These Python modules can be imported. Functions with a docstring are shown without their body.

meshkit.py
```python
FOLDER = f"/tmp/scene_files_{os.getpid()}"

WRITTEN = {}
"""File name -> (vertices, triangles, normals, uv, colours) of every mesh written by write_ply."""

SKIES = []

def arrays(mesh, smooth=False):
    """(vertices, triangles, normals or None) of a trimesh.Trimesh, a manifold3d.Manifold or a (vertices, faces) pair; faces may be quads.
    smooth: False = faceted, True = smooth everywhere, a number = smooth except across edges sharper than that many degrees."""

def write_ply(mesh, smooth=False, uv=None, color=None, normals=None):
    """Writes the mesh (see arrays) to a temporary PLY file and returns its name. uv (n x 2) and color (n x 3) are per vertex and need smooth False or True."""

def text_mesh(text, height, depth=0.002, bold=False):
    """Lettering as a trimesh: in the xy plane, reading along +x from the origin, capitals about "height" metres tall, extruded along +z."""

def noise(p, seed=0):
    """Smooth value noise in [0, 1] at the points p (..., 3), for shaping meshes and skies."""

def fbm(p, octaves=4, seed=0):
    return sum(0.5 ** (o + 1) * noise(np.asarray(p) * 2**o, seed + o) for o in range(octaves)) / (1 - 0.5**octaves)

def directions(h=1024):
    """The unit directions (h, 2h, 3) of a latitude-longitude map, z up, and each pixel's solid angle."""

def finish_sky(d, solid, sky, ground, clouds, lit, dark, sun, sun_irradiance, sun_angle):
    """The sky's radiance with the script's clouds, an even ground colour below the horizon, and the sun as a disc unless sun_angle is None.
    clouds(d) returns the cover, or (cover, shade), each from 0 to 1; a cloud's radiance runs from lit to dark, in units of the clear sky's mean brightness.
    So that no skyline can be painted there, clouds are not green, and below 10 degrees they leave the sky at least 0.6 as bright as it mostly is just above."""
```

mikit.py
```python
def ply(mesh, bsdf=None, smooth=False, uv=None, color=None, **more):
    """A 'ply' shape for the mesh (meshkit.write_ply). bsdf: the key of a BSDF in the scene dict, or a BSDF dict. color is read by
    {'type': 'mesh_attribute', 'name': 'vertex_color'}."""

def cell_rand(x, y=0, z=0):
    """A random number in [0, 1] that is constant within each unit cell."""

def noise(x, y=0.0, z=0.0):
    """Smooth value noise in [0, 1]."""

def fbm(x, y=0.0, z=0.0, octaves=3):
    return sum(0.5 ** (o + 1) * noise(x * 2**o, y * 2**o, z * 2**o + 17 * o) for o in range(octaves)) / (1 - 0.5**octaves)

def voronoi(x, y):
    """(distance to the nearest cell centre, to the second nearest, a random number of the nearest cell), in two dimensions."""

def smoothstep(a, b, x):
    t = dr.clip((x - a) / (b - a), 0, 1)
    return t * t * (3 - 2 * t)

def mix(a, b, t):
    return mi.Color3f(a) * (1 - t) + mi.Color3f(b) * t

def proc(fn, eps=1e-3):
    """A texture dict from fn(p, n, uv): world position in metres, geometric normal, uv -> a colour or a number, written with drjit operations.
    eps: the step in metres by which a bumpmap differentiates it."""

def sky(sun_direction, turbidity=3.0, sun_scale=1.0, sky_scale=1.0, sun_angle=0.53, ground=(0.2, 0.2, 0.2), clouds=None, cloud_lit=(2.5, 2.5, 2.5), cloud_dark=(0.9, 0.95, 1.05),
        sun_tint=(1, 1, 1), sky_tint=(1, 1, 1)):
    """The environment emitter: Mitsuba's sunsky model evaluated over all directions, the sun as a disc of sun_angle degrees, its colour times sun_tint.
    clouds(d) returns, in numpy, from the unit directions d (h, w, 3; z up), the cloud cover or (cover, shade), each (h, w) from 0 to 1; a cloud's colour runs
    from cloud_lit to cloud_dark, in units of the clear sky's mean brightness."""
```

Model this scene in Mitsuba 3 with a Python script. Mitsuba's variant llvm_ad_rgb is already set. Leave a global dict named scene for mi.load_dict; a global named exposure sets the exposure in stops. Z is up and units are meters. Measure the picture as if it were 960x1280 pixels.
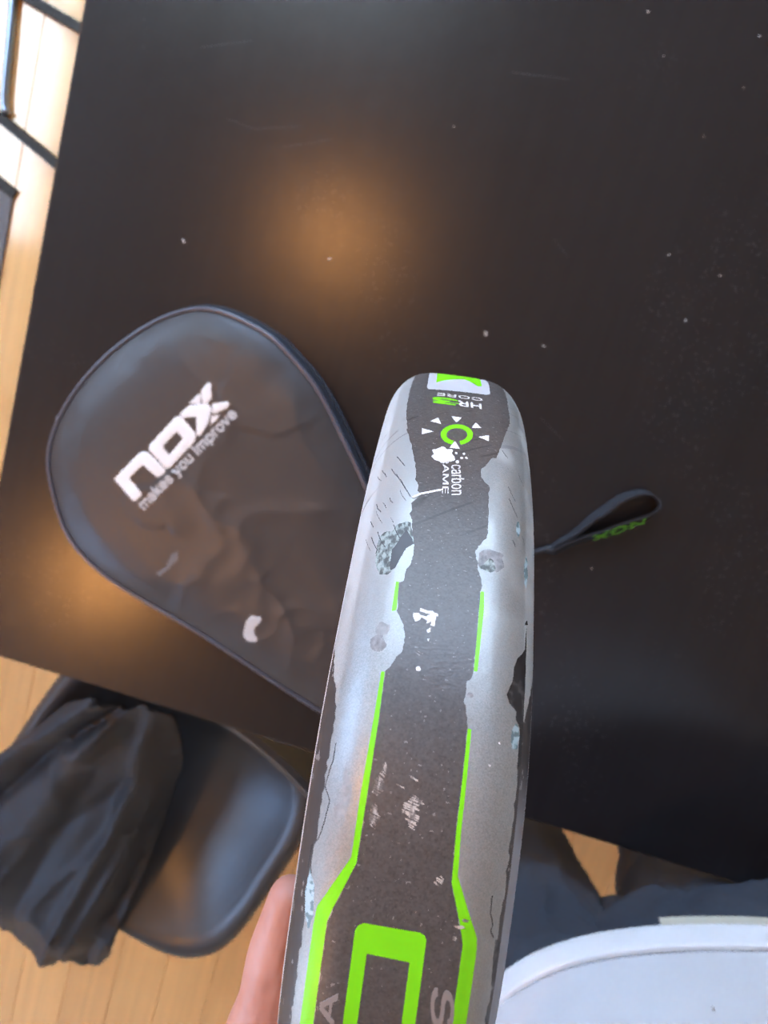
import math, random
import numpy as np
import drjit as dr
import mitsuba as mi
import trimesh
import manifold3d as m3
from manifold3d import Manifold
from scipy.interpolate import CubicSpline, RBFInterpolator, make_interp_spline
from scipy.spatial import cKDTree
from shapely.geometry import Polygon, LineString, Point, MultiPolygon, box as sbox
from shapely import affinity, union_all, contains_xy
from shapely.ops import unary_union
import meshkit, mikit
from mikit import proc, fbm, noise, smoothstep, mix, cell_rand, voronoi

T = mi.ScalarTransform4f
random.seed(7)
RNG = np.random.default_rng(7)
scene, labels = {}, {}

# ------------------------------------------------------------------ camera
FOV = math.degrees(2 * math.atan(480 / 963))
scene['camera'] = {'type': 'thinlens', 'fov': FOV, 'fov_axis': 'x', 'aperture_radius': 0.0005, 'focus_distance': 0.165,
                   'near_clip': 0.005, 'far_clip': 200.0,
                   'to_world': T().look_at(origin=[0, 0, 1.5], target=[-0.0253, -0.2112, 1.5 - 0.9771], up=[-0.2856, 0.9382, -0.1954])}
# ------------------------------------------------------------------ sky and exposure
exposure = 0.10


def cloud_cover(d):
    n = meshkit.fbm(d * [3.0, 3.0, 5.0] + 4.0, 4, seed=3)
    return np.clip((n - 0.48) * 5, 0, 1) * 0.5


scene['sky'] = mikit.sky([-0.352, 0.310, 0.883], turbidity=5.0, sun_scale=3.0, sky_scale=60.0, ground=(0.28, 0.27, 0.25), clouds=cloud_cover,
                         cloud_lit=(1.7, 1.75, 1.8), cloud_dark=(0.9, 0.95, 1.05), sky_tint=(0.85, 1.02, 1.14))

# ------------------------------------------------------------------ helpers
KEYS = {}


def fresh(base):
    """base key, numbered when it is taken"""
    n = KEYS.get(base, 0)
    KEYS[base] = n + 1
    return base if n == 0 else '%s_%03d' % (base, n)


def put(key, mesh, mat, smooth=30, **kw):
    key = fresh(key)
    scene[key] = mikit.ply(mesh, mat, smooth=smooth, **kw)
    return key


def tag(key, label, cat=None, group=None, kind=None):
    labels[key] = {'label': label}
    if cat: labels[key]['category'] = cat
    if group: labels[key]['group'] = group
    if kind: labels[key]['kind'] = kind
    return key


def struct(key, mesh, mat, smooth=30):
    k = put(key, mesh, mat, smooth)
    labels[k] = {'kind': 'structure'}
    return k


def bsdf(key, d):
    scene[key] = d
    return key


def box(x0, x1, y0, y1, z0, z1, bevel=0.0):
    if bevel <= 0:
        m = trimesh.creation.box((x1 - x0, y1 - y0, z1 - z0))
        m.apply_translation(((x0 + x1) / 2, (y0 + y1) / 2, (z0 + z1) / 2))
        return m
    b = bevel
    pts = []
    for sx in (0, 1):
        for sy in (0, 1):
            for sz in (0, 1):
                p = np.array([(x0, x1)[sx], (y0, y1)[sy], (z0, z1)[sz]], float)
                s = np.array([1 - 2 * sx, 1 - 2 * sy, 1 - 2 * sz]) * b
                for k in range(3):
                    e = s.copy(); e[k] = 0
                    pts.append(p + e)
    return trimesh.convex.convex_hull(np.array(pts))


def tube(points, radius, sides=12, closed=False, sub=0):
    p = np.asarray(points, float)
    r = np.broadcast_to(np.asarray(radius, float), (len(p),)).copy()
    if sub:
        t = np.r_[0, np.cumsum(np.linalg.norm(np.diff(p, axis=0), axis=1))]
        q = np.linspace(0, t[-1], sub)
        k = min(3, len(p) - 1)
        r = np.interp(q, t, r); p = make_interp_spline(t, p, k=k)(q)
    d = np.gradient(p, axis=0)
    if closed: d = np.roll(p, -1, 0) - np.roll(p, 1, 0)
    d /= np.linalg.norm(d, axis=1, keepdims=True)
    a = np.cross(d[0], [0, 0, 1.0]); 
    if np.linalg.norm(a) < 1e-3: a = np.cross(d[0], [1.0, 0, 0])
    frames = []
    for k in range(len(p)):
        a = a - d[k] * (a @ d[k]); a /= np.linalg.norm(a)
        frames.append((a.copy(), np.cross(d[k], a)))
    ang = np.arange(sides) * 2 * np.pi / sides
    v = np.vstack([p[k] + r[k] * (np.cos(ang)[:, None] * frames[k][0] + np.sin(ang)[:, None] * frames[k][1]) for k in range(len(p))])
    f = []
    n = len(p)
    for k in range(n if closed else n - 1):
        for j in range(sides):
            A, B = k * sides + j, k * sides + (j + 1) % sides
            C, D = ((k + 1) % n) * sides + (j + 1) % sides, ((k + 1) % n) * sides + j
            f += [[A, B, C], [A, C, D]]
    if not closed:
        v = np.vstack([v, p[0], p[-1]])
        for j in range(sides):
            f += [[n * sides, (j + 1) % sides, j], [n * sides + 1, (n - 1) * sides + j, (n - 1) * sides + (j + 1) % sides]]
    m = trimesh.Trimesh(v, np.array(f), process=False)
    if m.volume < 0: m.invert()
    return m


def cat(ms): return trimesh.util.concatenate(ms)


def loft(rings, cap=True):
    """rings (n, k, 3) closed loops"""
    R_ = np.asarray(rings); n, k = R_.shape[:2]
    v = R_.reshape(-1, 3); f = []
    for i in range(n - 1):
        j = np.arange(k); j2 = (j + 1) % k
        f.append(np.stack([i * k + j, i * k + j2, (i + 1) * k + j2], 1)); f.append(np.stack([i * k + j, (i + 1) * k + j2, (i + 1) * k + j], 1))
    if cap:
        v = np.vstack([v, R_[0].mean(0), R_[-1].mean(0)]); j = np.arange(k); j2 = (j + 1) % k
        f.append(np.stack([j2, j, j * 0 + n * k], 1)); f.append(np.stack([(n - 1) * k + j, (n - 1) * k + j2, j * 0 + n * k + 1], 1))
    m = trimesh.Trimesh(v, np.vstack(f), process=False)
    if cap and m.volume < 0: m.invert()
    return m


def tri_poly(poly, edge):
    """triangulated shapely polygon, refined to about `edge`: (n,2) points and faces"""
    vs, fs, at = [], [], 0
    for g in getattr(poly, 'geoms', [poly]):
        if g.is_empty or g.area < 1e-9 or g.geom_type != 'Polygon': continue
        g = g.segmentize(edge)
        b = g.bounds
        gx, gy = np.meshgrid(np.arange(b[0] + edge / 2, b[2], edge), np.arange(b[1] + edge / 2, b[3], edge))
        inner = g.buffer(-edge * 0.45)
        pts = np.stack([gx.ravel(), gy.ravel()], 1)
        pts = pts[contains_xy(inner, pts[:, 0], pts[:, 1])] if not inner.is_empty else pts[:0]
        rim = np.vstack([np.array(r.coords)[:-1] for r in [g.exterior, *g.interiors]])
        from scipy.spatial import Delaunay
        allp = np.vstack([rim, pts + RNG.normal(0, edge * .02, pts.shape)])
        tr = Delaunay(allp).simplices
        c = allp[tr].mean(1)
        ok = contains_xy(g.buffer(1e-9), c[:, 0], c[:, 1])
        a = allp[tr]; area = (a[:, 1, 0] - a[:, 0, 0]) * (a[:, 2, 1] - a[:, 0, 1]) - (a[:, 1, 1] - a[:, 0, 1]) * (a[:, 2, 0] - a[:, 0, 0])
        tr = np.where(area[:, None] < 0, tr[:, ::-1], tr)[ok & (np.abs(area) > 1e-13)]
        vs.append(allp); fs.append(tr + at); at += len(allp)
    return np.vstack(vs), np.vstack(fs)


def rough_edge(pts, amp, step, seed, closed=True):
    """polygon outline broken up with a jagged noise"""
    p = np.asarray(pts, float)
    ring = LineString(np.vstack([p, p[:1]]) if closed else p).segmentize(step)
    q = np.array(ring.coords)
    n = meshkit.fbm(np.c_[q * (0.35 / step), np.full(len(q), seed * 3.1)], 3, seed=seed) - 0.5
    m = meshkit.fbm(np.c_[q * (0.35 / step), np.full(len(q), seed * 3.1 + 50)], 3, seed=seed + 9) - 0.5
    q = q + np.stack([n, m], 1) * amp * 2
    return q[:-1] if closed else q


def hulls(chains, refine=0.006, smooth=12):
    """chains of (point, radius): every pair of neighbours becomes the hull of two spheres; all are one smoothed surface"""
    parts = []
    for ch in chains:
        sp = [Manifold.sphere(r, 20).translate(tuple(map(float, p))) for p, r in ch]
        parts += [Manifold.batch_hull([sp[i], sp[i + 1]]) for i in range(len(sp) - 1)]
    m = Manifold.batch_boolean(parts, m3.OpType.Add).refine_to_length(refine)
    q = m.to_mesh()
    t = trimesh.Trimesh(q.vert_properties[:, :3], q.tri_verts, process=True)
    if smooth: trimesh.smoothing.filter_taubin(t, 0.5, 0.51, smooth)
    return t


# ------------------------------------------------------------------ materials
def rgbt(c): return {'type': 'rgb', 'value': [float(x) for x in c]}


def principled(key, color, rough=0.5, **kw):
    d = {'type': 'principled', 'base_color': color if isinstance(color, dict) else rgbt(color), 'roughness': rough if isinstance(rough, dict) else float(rough)}
    d.update(kw)
    return bsdf(key, {'type': 'twosided', 'b': d})


def bumped(key, color, rough, fn, scale, eps=5e-4, **kw):
    d = {'type': 'principled', 'base_color': color if isinstance(color, dict) else rgbt(color), 'roughness': rough if isinstance(rough, dict) else float(rough)}
    d.update(kw)
    return bsdf(key, {'type': 'twosided', 'b': {'type': 'bumpmap', 'arbitrary': proc(fn, eps), 'scale': float(scale), 'n': d}})


def plank_fn(tint, k):
    a = np.array(tint)

    def fn(p, n, uv):
        g = fbm(p.x * 90 + k * 7.3, p.y * 3.0, k, 4)
        h = fbm(p.x * 14 + 3 * k, p.y * 0.9, 5.0 + k, 3)
        c = mix(tuple(float(q) for q in a * 0.90), tuple(float(q) for q in a * 1.08), g)
        return c * (0.94 + 0.12 * h)
    return fn


PLANKS = [principled('mat_plank_%d' % k, proc(plank_fn(t, k)), 0.12, specular=0.85) for k, t in
          enumerate([(.73, .425, .165), (.76, .445, .173), (.70, .40, .155)])]
principled('mat_subfloor', (.22, .13, .07), 0.8)
principled('mat_wall', (.74, .68, .60), 0.9)
principled('mat_ceiling', (.60, .58, .55), 0.9)
principled('mat_frame_dark', (.03, .03, .032), 0.5)
bsdf('mat_pane', {'type': 'thindielectric', 'int_ior': 1.5})
bsdf('mat_blind', {'type': 'principledthin', 'base_color': rgbt((.80, .81, .80)), 'roughness': 0.8, 'diff_trans': 0.8})


def table_fn(p, n, uv):
    g = fbm(p.x * 160, p.y * 5, 1.0, 4)
    b = fbm(p.x * 7, p.y * 1.2, 3.0, 3)
    c = mix((.0125, .0100, .0100), (.016, .013, .0128), g)
    c = c * (0.85 + 0.3 * b)
    dust = smoothstep(0.80, 0.90, noise(p.x * 420, p.y * 420, 2.0)) * smoothstep(0.55, 0.75, fbm(p.x * 9, p.y * 9, 8.0, 3))
    return mix(c, (.09, .085, .085), dust * 0.22)


def table_rough(p, n, uv):
    s = fbm(p.x * 6 + 4, p.y * 6, 2.0, 4)
    g = fbm(p.x * 120, p.y * 6, 1.0, 3)
    return 0.225 + 0.05 * s + 0.015 * g


principled('mat_table', proc(table_fn), proc(table_rough), specular=0.5)


def bag_bump(p, n, uv): return fbm(p.x * 260, p.y * 260, p.z * 260, 2)


bumped('mat_bag', (.038, .033, .031), 0.45, bag_bump, 0.00012, specular=0.6)
principled('mat_bag_side', (.020, .022, .028), 0.45)
principled('mat_piping', (.060, .065, .085), 0.30, specular=0.8)
principled('mat_logo', (.80, .79, .76), 0.45)
principled('mat_tagline', (.47, .455, .44), 0.5)
principled('mat_scuff', (.52, .51, .50), 0.7)


def web_bump(p, n, uv): return dr.sin(p.x * 4200) * dr.sin((p.y + p.z) * 4200)


principled('mat_webbing', (.015, .016, .019), 0.65, sheen=0.25)
principled('mat_green_print', (.13, .40, .03), 0.5)
principled('mat_crumb', (.45, .42, .38), 0.8)


def leather_bump(p, n, uv): return fbm(p.x * 700, p.y * 700, p.z * 700, 2)


bumped('mat_leather', (.022, .024, .028), 0.42, leather_bump, 0.00006, specular=0.9)
principled('mat_black_metal', (.010, .009, .009), 0.55)
principled('mat_blue_steel', (.36, .46, .60), 0.22, metallic=1.0)
principled('mat_grey_fabric', (.15, .15, .16), 0.85)


def cloth_bump(p, n, uv): return fbm(p.x * 1500, p.y * 1500, p.z * 1500, 2)


bumped('mat_jacket', (.0100, .0138, .0190), 0.60, cloth_bump, 0.00008, sheen=0.35)


def trouser_fn(p, n, uv):
    return mix((.020, .024, .032), (.030, .034, .044), fbm(p.x * 900, p.y * 900, p.z * 900, 2))


principled('mat_trousers', proc(trouser_fn), 0.8, sheen=0.4)


def knit_bump(p, n, uv): return dr.sin((p.x * 0.94 + p.y * 0.34) * 2600) * dr.sin(p.z * 2200)


bumped('mat_shirt', (.47, .475, .485), 0.85, knit_bump, 0.00012, eps=2e-4)
principled('mat_hem', (.60, .605, .61), 0.8)
principled('mat_waistband', (.42, .40, .32), 0.85)


def skin_fn(p, n, uv):
    a = fbm(p.x * 60, p.y * 60, p.z * 60, 3)
    b = fbm(p.x * 300, p.y * 300, p.z * 300, 2)
    return mix((.37, .165, .125), (.46, .235, .185), a * 0.7 + b * 0.3)


bumped('mat_skin', proc(skin_fn), 0.48, lambda p, n, uv: fbm(p.x * 500, p.y * 160, p.z * 160, 3), 0.0006)
principled('mat_hair', (.05, .03, .018), 0.6)
principled('mat_eye', (.7, .68, .66), 0.2)
principled('mat_lips', (.42, .17, .14), 0.5)
principled('mat_shoe', (.05, .05, .055), 0.6)


# racket finishes: a metallic silver lacquer with flake and scuffs, a flecked matt grey print, green lines
def silver_fn(p, n, uv):
    u, v = uv.x, uv.y
    flake = noise(p.x * 5200, p.y * 5200, p.z * 5200)
    c = mix((.225, .238, .235), (.320, .335, .330), flake)
    # scuffs: fine dull scratches that the rim wears, crowded on the worn side of the tip
    wear = smoothstep(-0.035, -0.075, u) * smoothstep(0.40, 0.62, fbm(u * 60, v * 90, 3.0, 3) + smoothstep(0.004, -0.012, v) * 0.22)
    c = mix(c, (.45, .485, .485), wear * 0.65)
    a = (u * 0.80 + v * 0.6) * 1100
    b = (v * 0.80 - u * 0.6) * 90
    line = smoothstep(0.80, 0.92, noise(a, b, 9.0)) * smoothstep(-0.06, -0.085, u) * smoothstep(0.45, 0.6, fbm(u * 120, v * 120, 1.0, 2))
    c = mix(c, (.22, .23, .24), line * 0.8)
    v0 = 0.01665 + 0.006 * smoothstep(-0.030, -0.052, u)
    dark = smoothstep(v0, v0 + 0.00025, dr.abs(v) + 0.0006 * (noise(u * 900, v * 300, 2.0) - 0.5))
    edge = smoothstep(0.0222, 0.0226, dr.abs(v) + 0.0003 * noise(u * 700, 0.0, 4.0))
    chips = smoothstep(0.78, 0.84, fbm(u * 500, v * 700, 5.0, 2))
    c = mix(c, mix((.035, .032, .032), (.22, .22, .22), chips * 0.6), dark)
    c = mix(c, (.20, .215, .24), smoothstep(0.01765, 0.0180, v) * smoothstep(-0.030, -0.012, u))
    return mix(c, (.40, .40, .41), edge)


def silver_metal(p, n, uv): return 0.45 * (1 - smoothstep(0.01665, 0.0169, dr.abs(uv.y)))


def silver_bump(p, n, uv):
    return fbm(uv.x * 900, uv.y * 900, 1.0, 2) * 0.5 + fbm(uv.x * 160, uv.y * 220, 4.0, 2)


bsdf('mat_silver', {'type': 'twosided', 'b': {'type': 'bumpmap', 'arbitrary': proc(silver_bump, 2e-4), 'scale': 0.00010,
     'n': {'type': 'principled', 'base_color': proc(silver_fn), 'roughness': 0.46, 'metallic': proc(silver_metal), 'specular': 0.5}}})


def band_fn(p, n, uv):
    u, v = uv.x, uv.y
    f = noise(p.x * 3000, p.y * 3000, p.z * 3000)
    g = noise(p.x * 1500 + 7, p.y * 1500, p.z * 1500)
    c = mix((.040, .036, .035), (.085, .080, .078), f * 0.6 + g * 0.4)
    sp = smoothstep(0.86, 0.93, noise(p.x * 2200 + 3, p.y * 2200, p.z * 2200))
    c = mix(c, (.26, .255, .25), sp * 0.55)
    scr = smoothstep(0.82, 0.92, noise((u * 0.8 + v * 0.6) * 900, (v * 0.8 - u * 0.6) * 120, 3.0)) * smoothstep(-0.055, -0.085, u) * smoothstep(0.5, 0.65, fbm(u * 90, v * 90, 6.0, 2))
    return mix(c, (.02, .02, .02), scr * 0.7)


def band_bump(p, n, uv): return noise(p.x * 2600, p.y * 2600, p.z * 2600)


bumped('mat_band', proc(band_fn), 0.40, band_bump, 0.00004, eps=1e-4, specular=0.6)
principled('mat_green', (.17, .62, .008), 0.38, specular=0.4)


def white_fn(p, n, uv): return mix((.58, .60, .61), (.80, .81, .82), fbm(p.x * 1600, p.y * 1600, p.z * 1600, 2))


principled('mat_white_print', proc(white_fn), 0.5)


def chipped_fn(p, n, uv):
    a = fbm(uv.x * 900, uv.y * 1400, 2.0, 3)
    return mix((.075, .09, .09), (.30, .37, .355), smoothstep(0.34, 0.72, a))


bumped('mat_chipped', proc(chipped_fn), 0.5, lambda p, n, uv: fbm(uv.x * 900, uv.y * 1400, 2.0, 3), 0.0003, eps=1e-4)
principled('mat_primer', (.055, .06, .068), 0.45)


def carbon_fn(p, n, uv): return mix((.012, .012, .013), (.05, .05, .052), smoothstep(0.55, 0.8, fbm(uv.x * 500, uv.y * 500, 1.0, 3)))


bumped('mat_carbon', proc(carbon_fn), 0.35, lambda p, n, uv: fbm(uv.x * 350, uv.y * 500, 6.0, 3), 0.0004, eps=1e-4)


def teal_fn(p, n, uv): return mix((.12, .19, .21), (.32, .45, .50), smoothstep(0.35, 0.6, fbm(uv.x * 1300, uv.y * 1300, 2.0, 2)))


principled('mat_teal', proc(teal_fn), 0.5)


def dull_fn(p, n, uv): return mix((.12, .125, .13), (.29, .295, .30), fbm(uv.x * 1200, uv.y * 1600, 2.0, 3))


principled('mat_dull', proc(dull_fn), 0.55)


def tan_fn(p, n, uv): return mix((.13, .115, .105), (.42, .39, .36), smoothstep(0.35, 0.62, fbm(uv.x * 700, uv.y * 1900, 2.0, 3)))


principled('mat_rub', proc(tan_fn), 0.6)
principled('mat_grey_print', (.20, .185, .18), 0.5)
principled('mat_badge', (.42,.43,.45), 0.45)
bumped('mat_dull_pale', proc(lambda p, n, uv: mix((.20, .21, .212), (.31, .32, .32), fbm(uv.x * 1500, uv.y * 1500, 3.0, 3))), 0.5, lambda p, n, uv: fbm(uv.x * 900, uv.y * 1100, 6.0, 3), 0.0002, eps=1e-4)
principled('mat_scuff_faint', (.13,.125,.125), 0.6)
principled('mat_face', (.020, .020, .021), 0.30, specular=0.6)
principled('mat_grip', (.03, .03, .032), 0.75)

# ------------------------------------------------------------------ the room
X0, X1, Y0, Y1, HC = -2.2, 3.0, -4.0, 2.3, 2.75
struct('floor', box(X0, X1, Y0, Y1, -0.12, -0.012), 'mat_subfloor')
PW, PL, GAP = 0.11, 2.8, 0.0011
plank_ply = mikit.ply(box(0, PW - GAP, 0, PL - GAP, -0.012, 0, 0.0007), None, smooth=False)
k0 = math.floor((X0 + 0.338) / PW)
n_plank = 0
x = -0.338 + k0 * PW
col = 0
while x < X1:
    off = 1.0 + [0.0, 0.2, -0.15, 0.12, -0.08][col % 5]
    y = Y0 - off
    while y < Y1:
        xa, xb, ya, yb = max(x, X0), min(x + PW, X1), max(y, Y0), min(y + PL, Y1)
        if xb - xa > 0.01 and yb - ya > 0.02:
            key = fresh('floor__plank')
            if (xb - xa > PW - 1e-6) and (yb - ya > PL - 1e-6):
                scene[key] = {**plank_ply, 'bsdf': {'type': 'ref', 'id': PLANKS[(n_plank * 7 + col) % 3]}, 'to_world': T().translate([x, y, 0])}
            else:
                scene[key] = mikit.ply(box(xa, xb - GAP, ya, yb - GAP, -0.012, 0, 0.0007), PLANKS[(n_plank * 7 + col) % 3], smooth=False)
            n_plank += 1
        y += PL
    x += PW
    col += 1

SKY_OPEN = (-1.75, -0.45, 1.20, 1.72)
cg = sbox(X0, Y0, X1, Y1).difference(sbox(SKY_OPEN[0], SKY_OPEN[2], SKY_OPEN[1], SKY_OPEN[3]))
cm = trimesh.creation.extrude_polygon(cg, 0.1, engine='earcut'); cm.apply_translation((0, 0, HC))
struct('ceiling', cm, 'mat_ceiling', False)
struct('wall_back', box(X0, X1, Y0 - 0.12, Y0, 0, HC), 'mat_wall')
struct('wall_right', box(X1, X1 + 0.12, Y0, Y1, 0, HC), 'mat_wall')


def wall_x(name, xw, openings):
    """wall across x = xw with openings (y0, y1, z0, z1)"""
    g = sbox(Y0, 0, Y1, HC)
    for a, b, c, d in openings: g = g.difference(sbox(a, c, b, d))
    m = trimesh.creation.extrude_polygon(g, 0.12, engine='earcut')
    v = m.vertices.copy(); m.vertices = np.stack([xw - v[:, 2], v[:, 0], v[:, 1]], 1); m.fix_normals()
    struct(name, m, 'mat_wall', False)


def wall_y(name, yw, openings):
    g = sbox(X0 - .12, 0, X1 + .12, HC)
    for a, b, c, d in openings: g = g.difference(sbox(a, c, b, d))
    m = trimesh.creation.extrude_polygon(g, 0.12, engine='earcut')
    v = m.vertices.copy(); m.vertices = np.stack([v[:, 0], yw + v[:, 2], v[:, 1]], 1); m.fix_normals()
    struct(name, m, 'mat_wall', False)


LEFT_OPEN = [(-0.08, 1.75, 1.70, 2.64), (-1.60, -0.16, 1.70, 2.50), (-3.5, -1.75, 1.35, 2.55)]
FRONT_OPEN = [(-1.1, 0.6, 1.0, 2.3)]
wall_x('wall_left', X0, LEFT_OPEN)
wall_y('wall_front', Y1, FRONT_OPEN)


def window(name, axis, at, o, mull):
    a, b, c, d = o
    w = 0.05
    bars = [(a, a + w, c, d), (b - w, b, c, d), (a, b, c, c + w), (a, b, d - w, d)] + [(m - .025, m + .025, c, d) for m in mull]
    ms = []
    for p, q, r, s in bars:
        ms.append(box(at - .09, at - .03, p, q, r, s) if axis == 'x' else box(p, q, at + .03, at + .09, r, s))
    k = struct(name, cat(ms), 'mat_frame_dark', False)
    e = .0
    if axis == 'x':
        v = np.array([[at - .06, a + w, c + w], [at - .06, b - w, c + w], [at - .06, b - w, d - w], [at - .06, a + w, d - w]])
    else:
        v = np.array([[a + w, at + .06, c + w], [b - w, at + .06, c + w], [b - w, at + .06, d - w], [a + w, at + .06, d - w]])
    put(k + '__pane', (v, np.array([[0, 1, 2], [0, 2, 3]])), 'mat_pane', False)


window('window_1', 'x', X0, LEFT_OPEN[0], [1.05])
window('window_2', 'x', X0, LEFT_OPEN[1], [-0.88])
window('window_3', 'x', X0, LEFT_OPEN[2], [-2.7])
window('window_5', 'y', Y1, FRONT_OPEN[0], [-0.25])
sa_, sb_, sc_, sd_ = SKY_OPEN
w5 = struct('window_4', cat([box(sa_, sb_, sc_, sc_ + .04, HC + .02, HC + .09), box(sa_, sb_, sd_ - .04, sd_, HC + .02, HC + .09), box(sa_, sa_ + .04, sc_, sd_, HC + .02, HC + .09), box(sb_ - .04, sb_, sc_, sd_, HC + .02, HC + .09)]), 'mat_frame_dark', False)
put(w5 + '__pane', (np.array([[sa_, sc_, HC + .06], [sb_, sc_, HC + .06], [sb_, sd_, HC + .06], [sa_, sd_, HC + .06]]), np.array([[0, 1, 2], [0, 2, 3]])), 'mat_pane', False)
tag(put('roller_blind', box(X0 + .02, X0 + .022, -1.64, -0.12, 1.66, 2.53), 'mat_blind', False), 'pale grey roller blind drawn down over the middle window of the left wall', 'blind')


# pendant lamps over the table's side of the room
def lamp(x, y, z, power, label, r=0.055):
    k = fresh('pendant_lamp')
    ang = np.linspace(0, 2 * np.pi, 33)[:-1]
    prof = [(0.012, 0.075), (0.05, 0.07), (0.085, 0.03), (0.10, -0.02), (0.102, -0.03), (0.097, -0.03), (0.094, -0.02), (0.080, 0.026), (0.047, 0.063), (0.010, 0.068)]
    rings = [np.stack([x + rr * np.cos(ang), y + rr * np.sin(ang), np.full(32, z + zz)], 1) for rr, zz in prof]
    put(k + '__shade', loft(rings), 'mat_frame_dark', 40)
    bulb = trimesh.creation.icosphere(3, r); bulb.apply_translation((x, y, z))
    kk = fresh(k + '__bulb')
    scene[kk] = {**mikit.ply(bulb, 'mat_white_bulb', smooth=True), 'emitter': {'type': 'area', 'radiance': rgbt(np.array([1.0, .43, .12]) * power)}}
    put(k + '__cord', tube([(x, y, z + .07), (x, y, HC)], 0.004, 8), 'mat_frame_dark', True)
    tag(k, label, 'lamp')


principled('mat_white_bulb', (.8, .8, .8), .5)
lamp(-0.405, 0.230, 2.25, 120.0, 'black pendant lamp with a warm bulb above the table')
lamp(-0.87, -0.95, 2.35, 270.0, 'black pendant lamp with a warm bulb beside the table end')

# ------------------------------------------------------------------ table
TT = 0.74
TX0, TX1, TY0, TY1 = -0.416, 1.30, -0.444, 0.62
tag('table', 'large dark brown wooden table with a smooth glossy top, black bag lying on it', 'table')
put('table__tabletop', box(TX0, TX1, TY0, TY1, TT - 0.032, TT, 0.0022), 'mat_table', False)
for sx, sy in ((0, 0), (1, 0), (0, 1), (1, 1)):
    cx, cy = (TX0 + .11, TX1 - .11)[sx], (TY0 + .12, TY1 - .10)[sy]
    put('table__leg', box(cx - .03, cx + .03, cy - .03, cy + .03, 0, TT - 0.032, 0.003), 'mat_table', False)
for ya in (TY0 + .15, TY1 - .12): put('table__apron', box(TX0 + .1, TX1 - .1, ya, ya + .02, TT - .09, TT - .032), 'mat_table', False)

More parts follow.
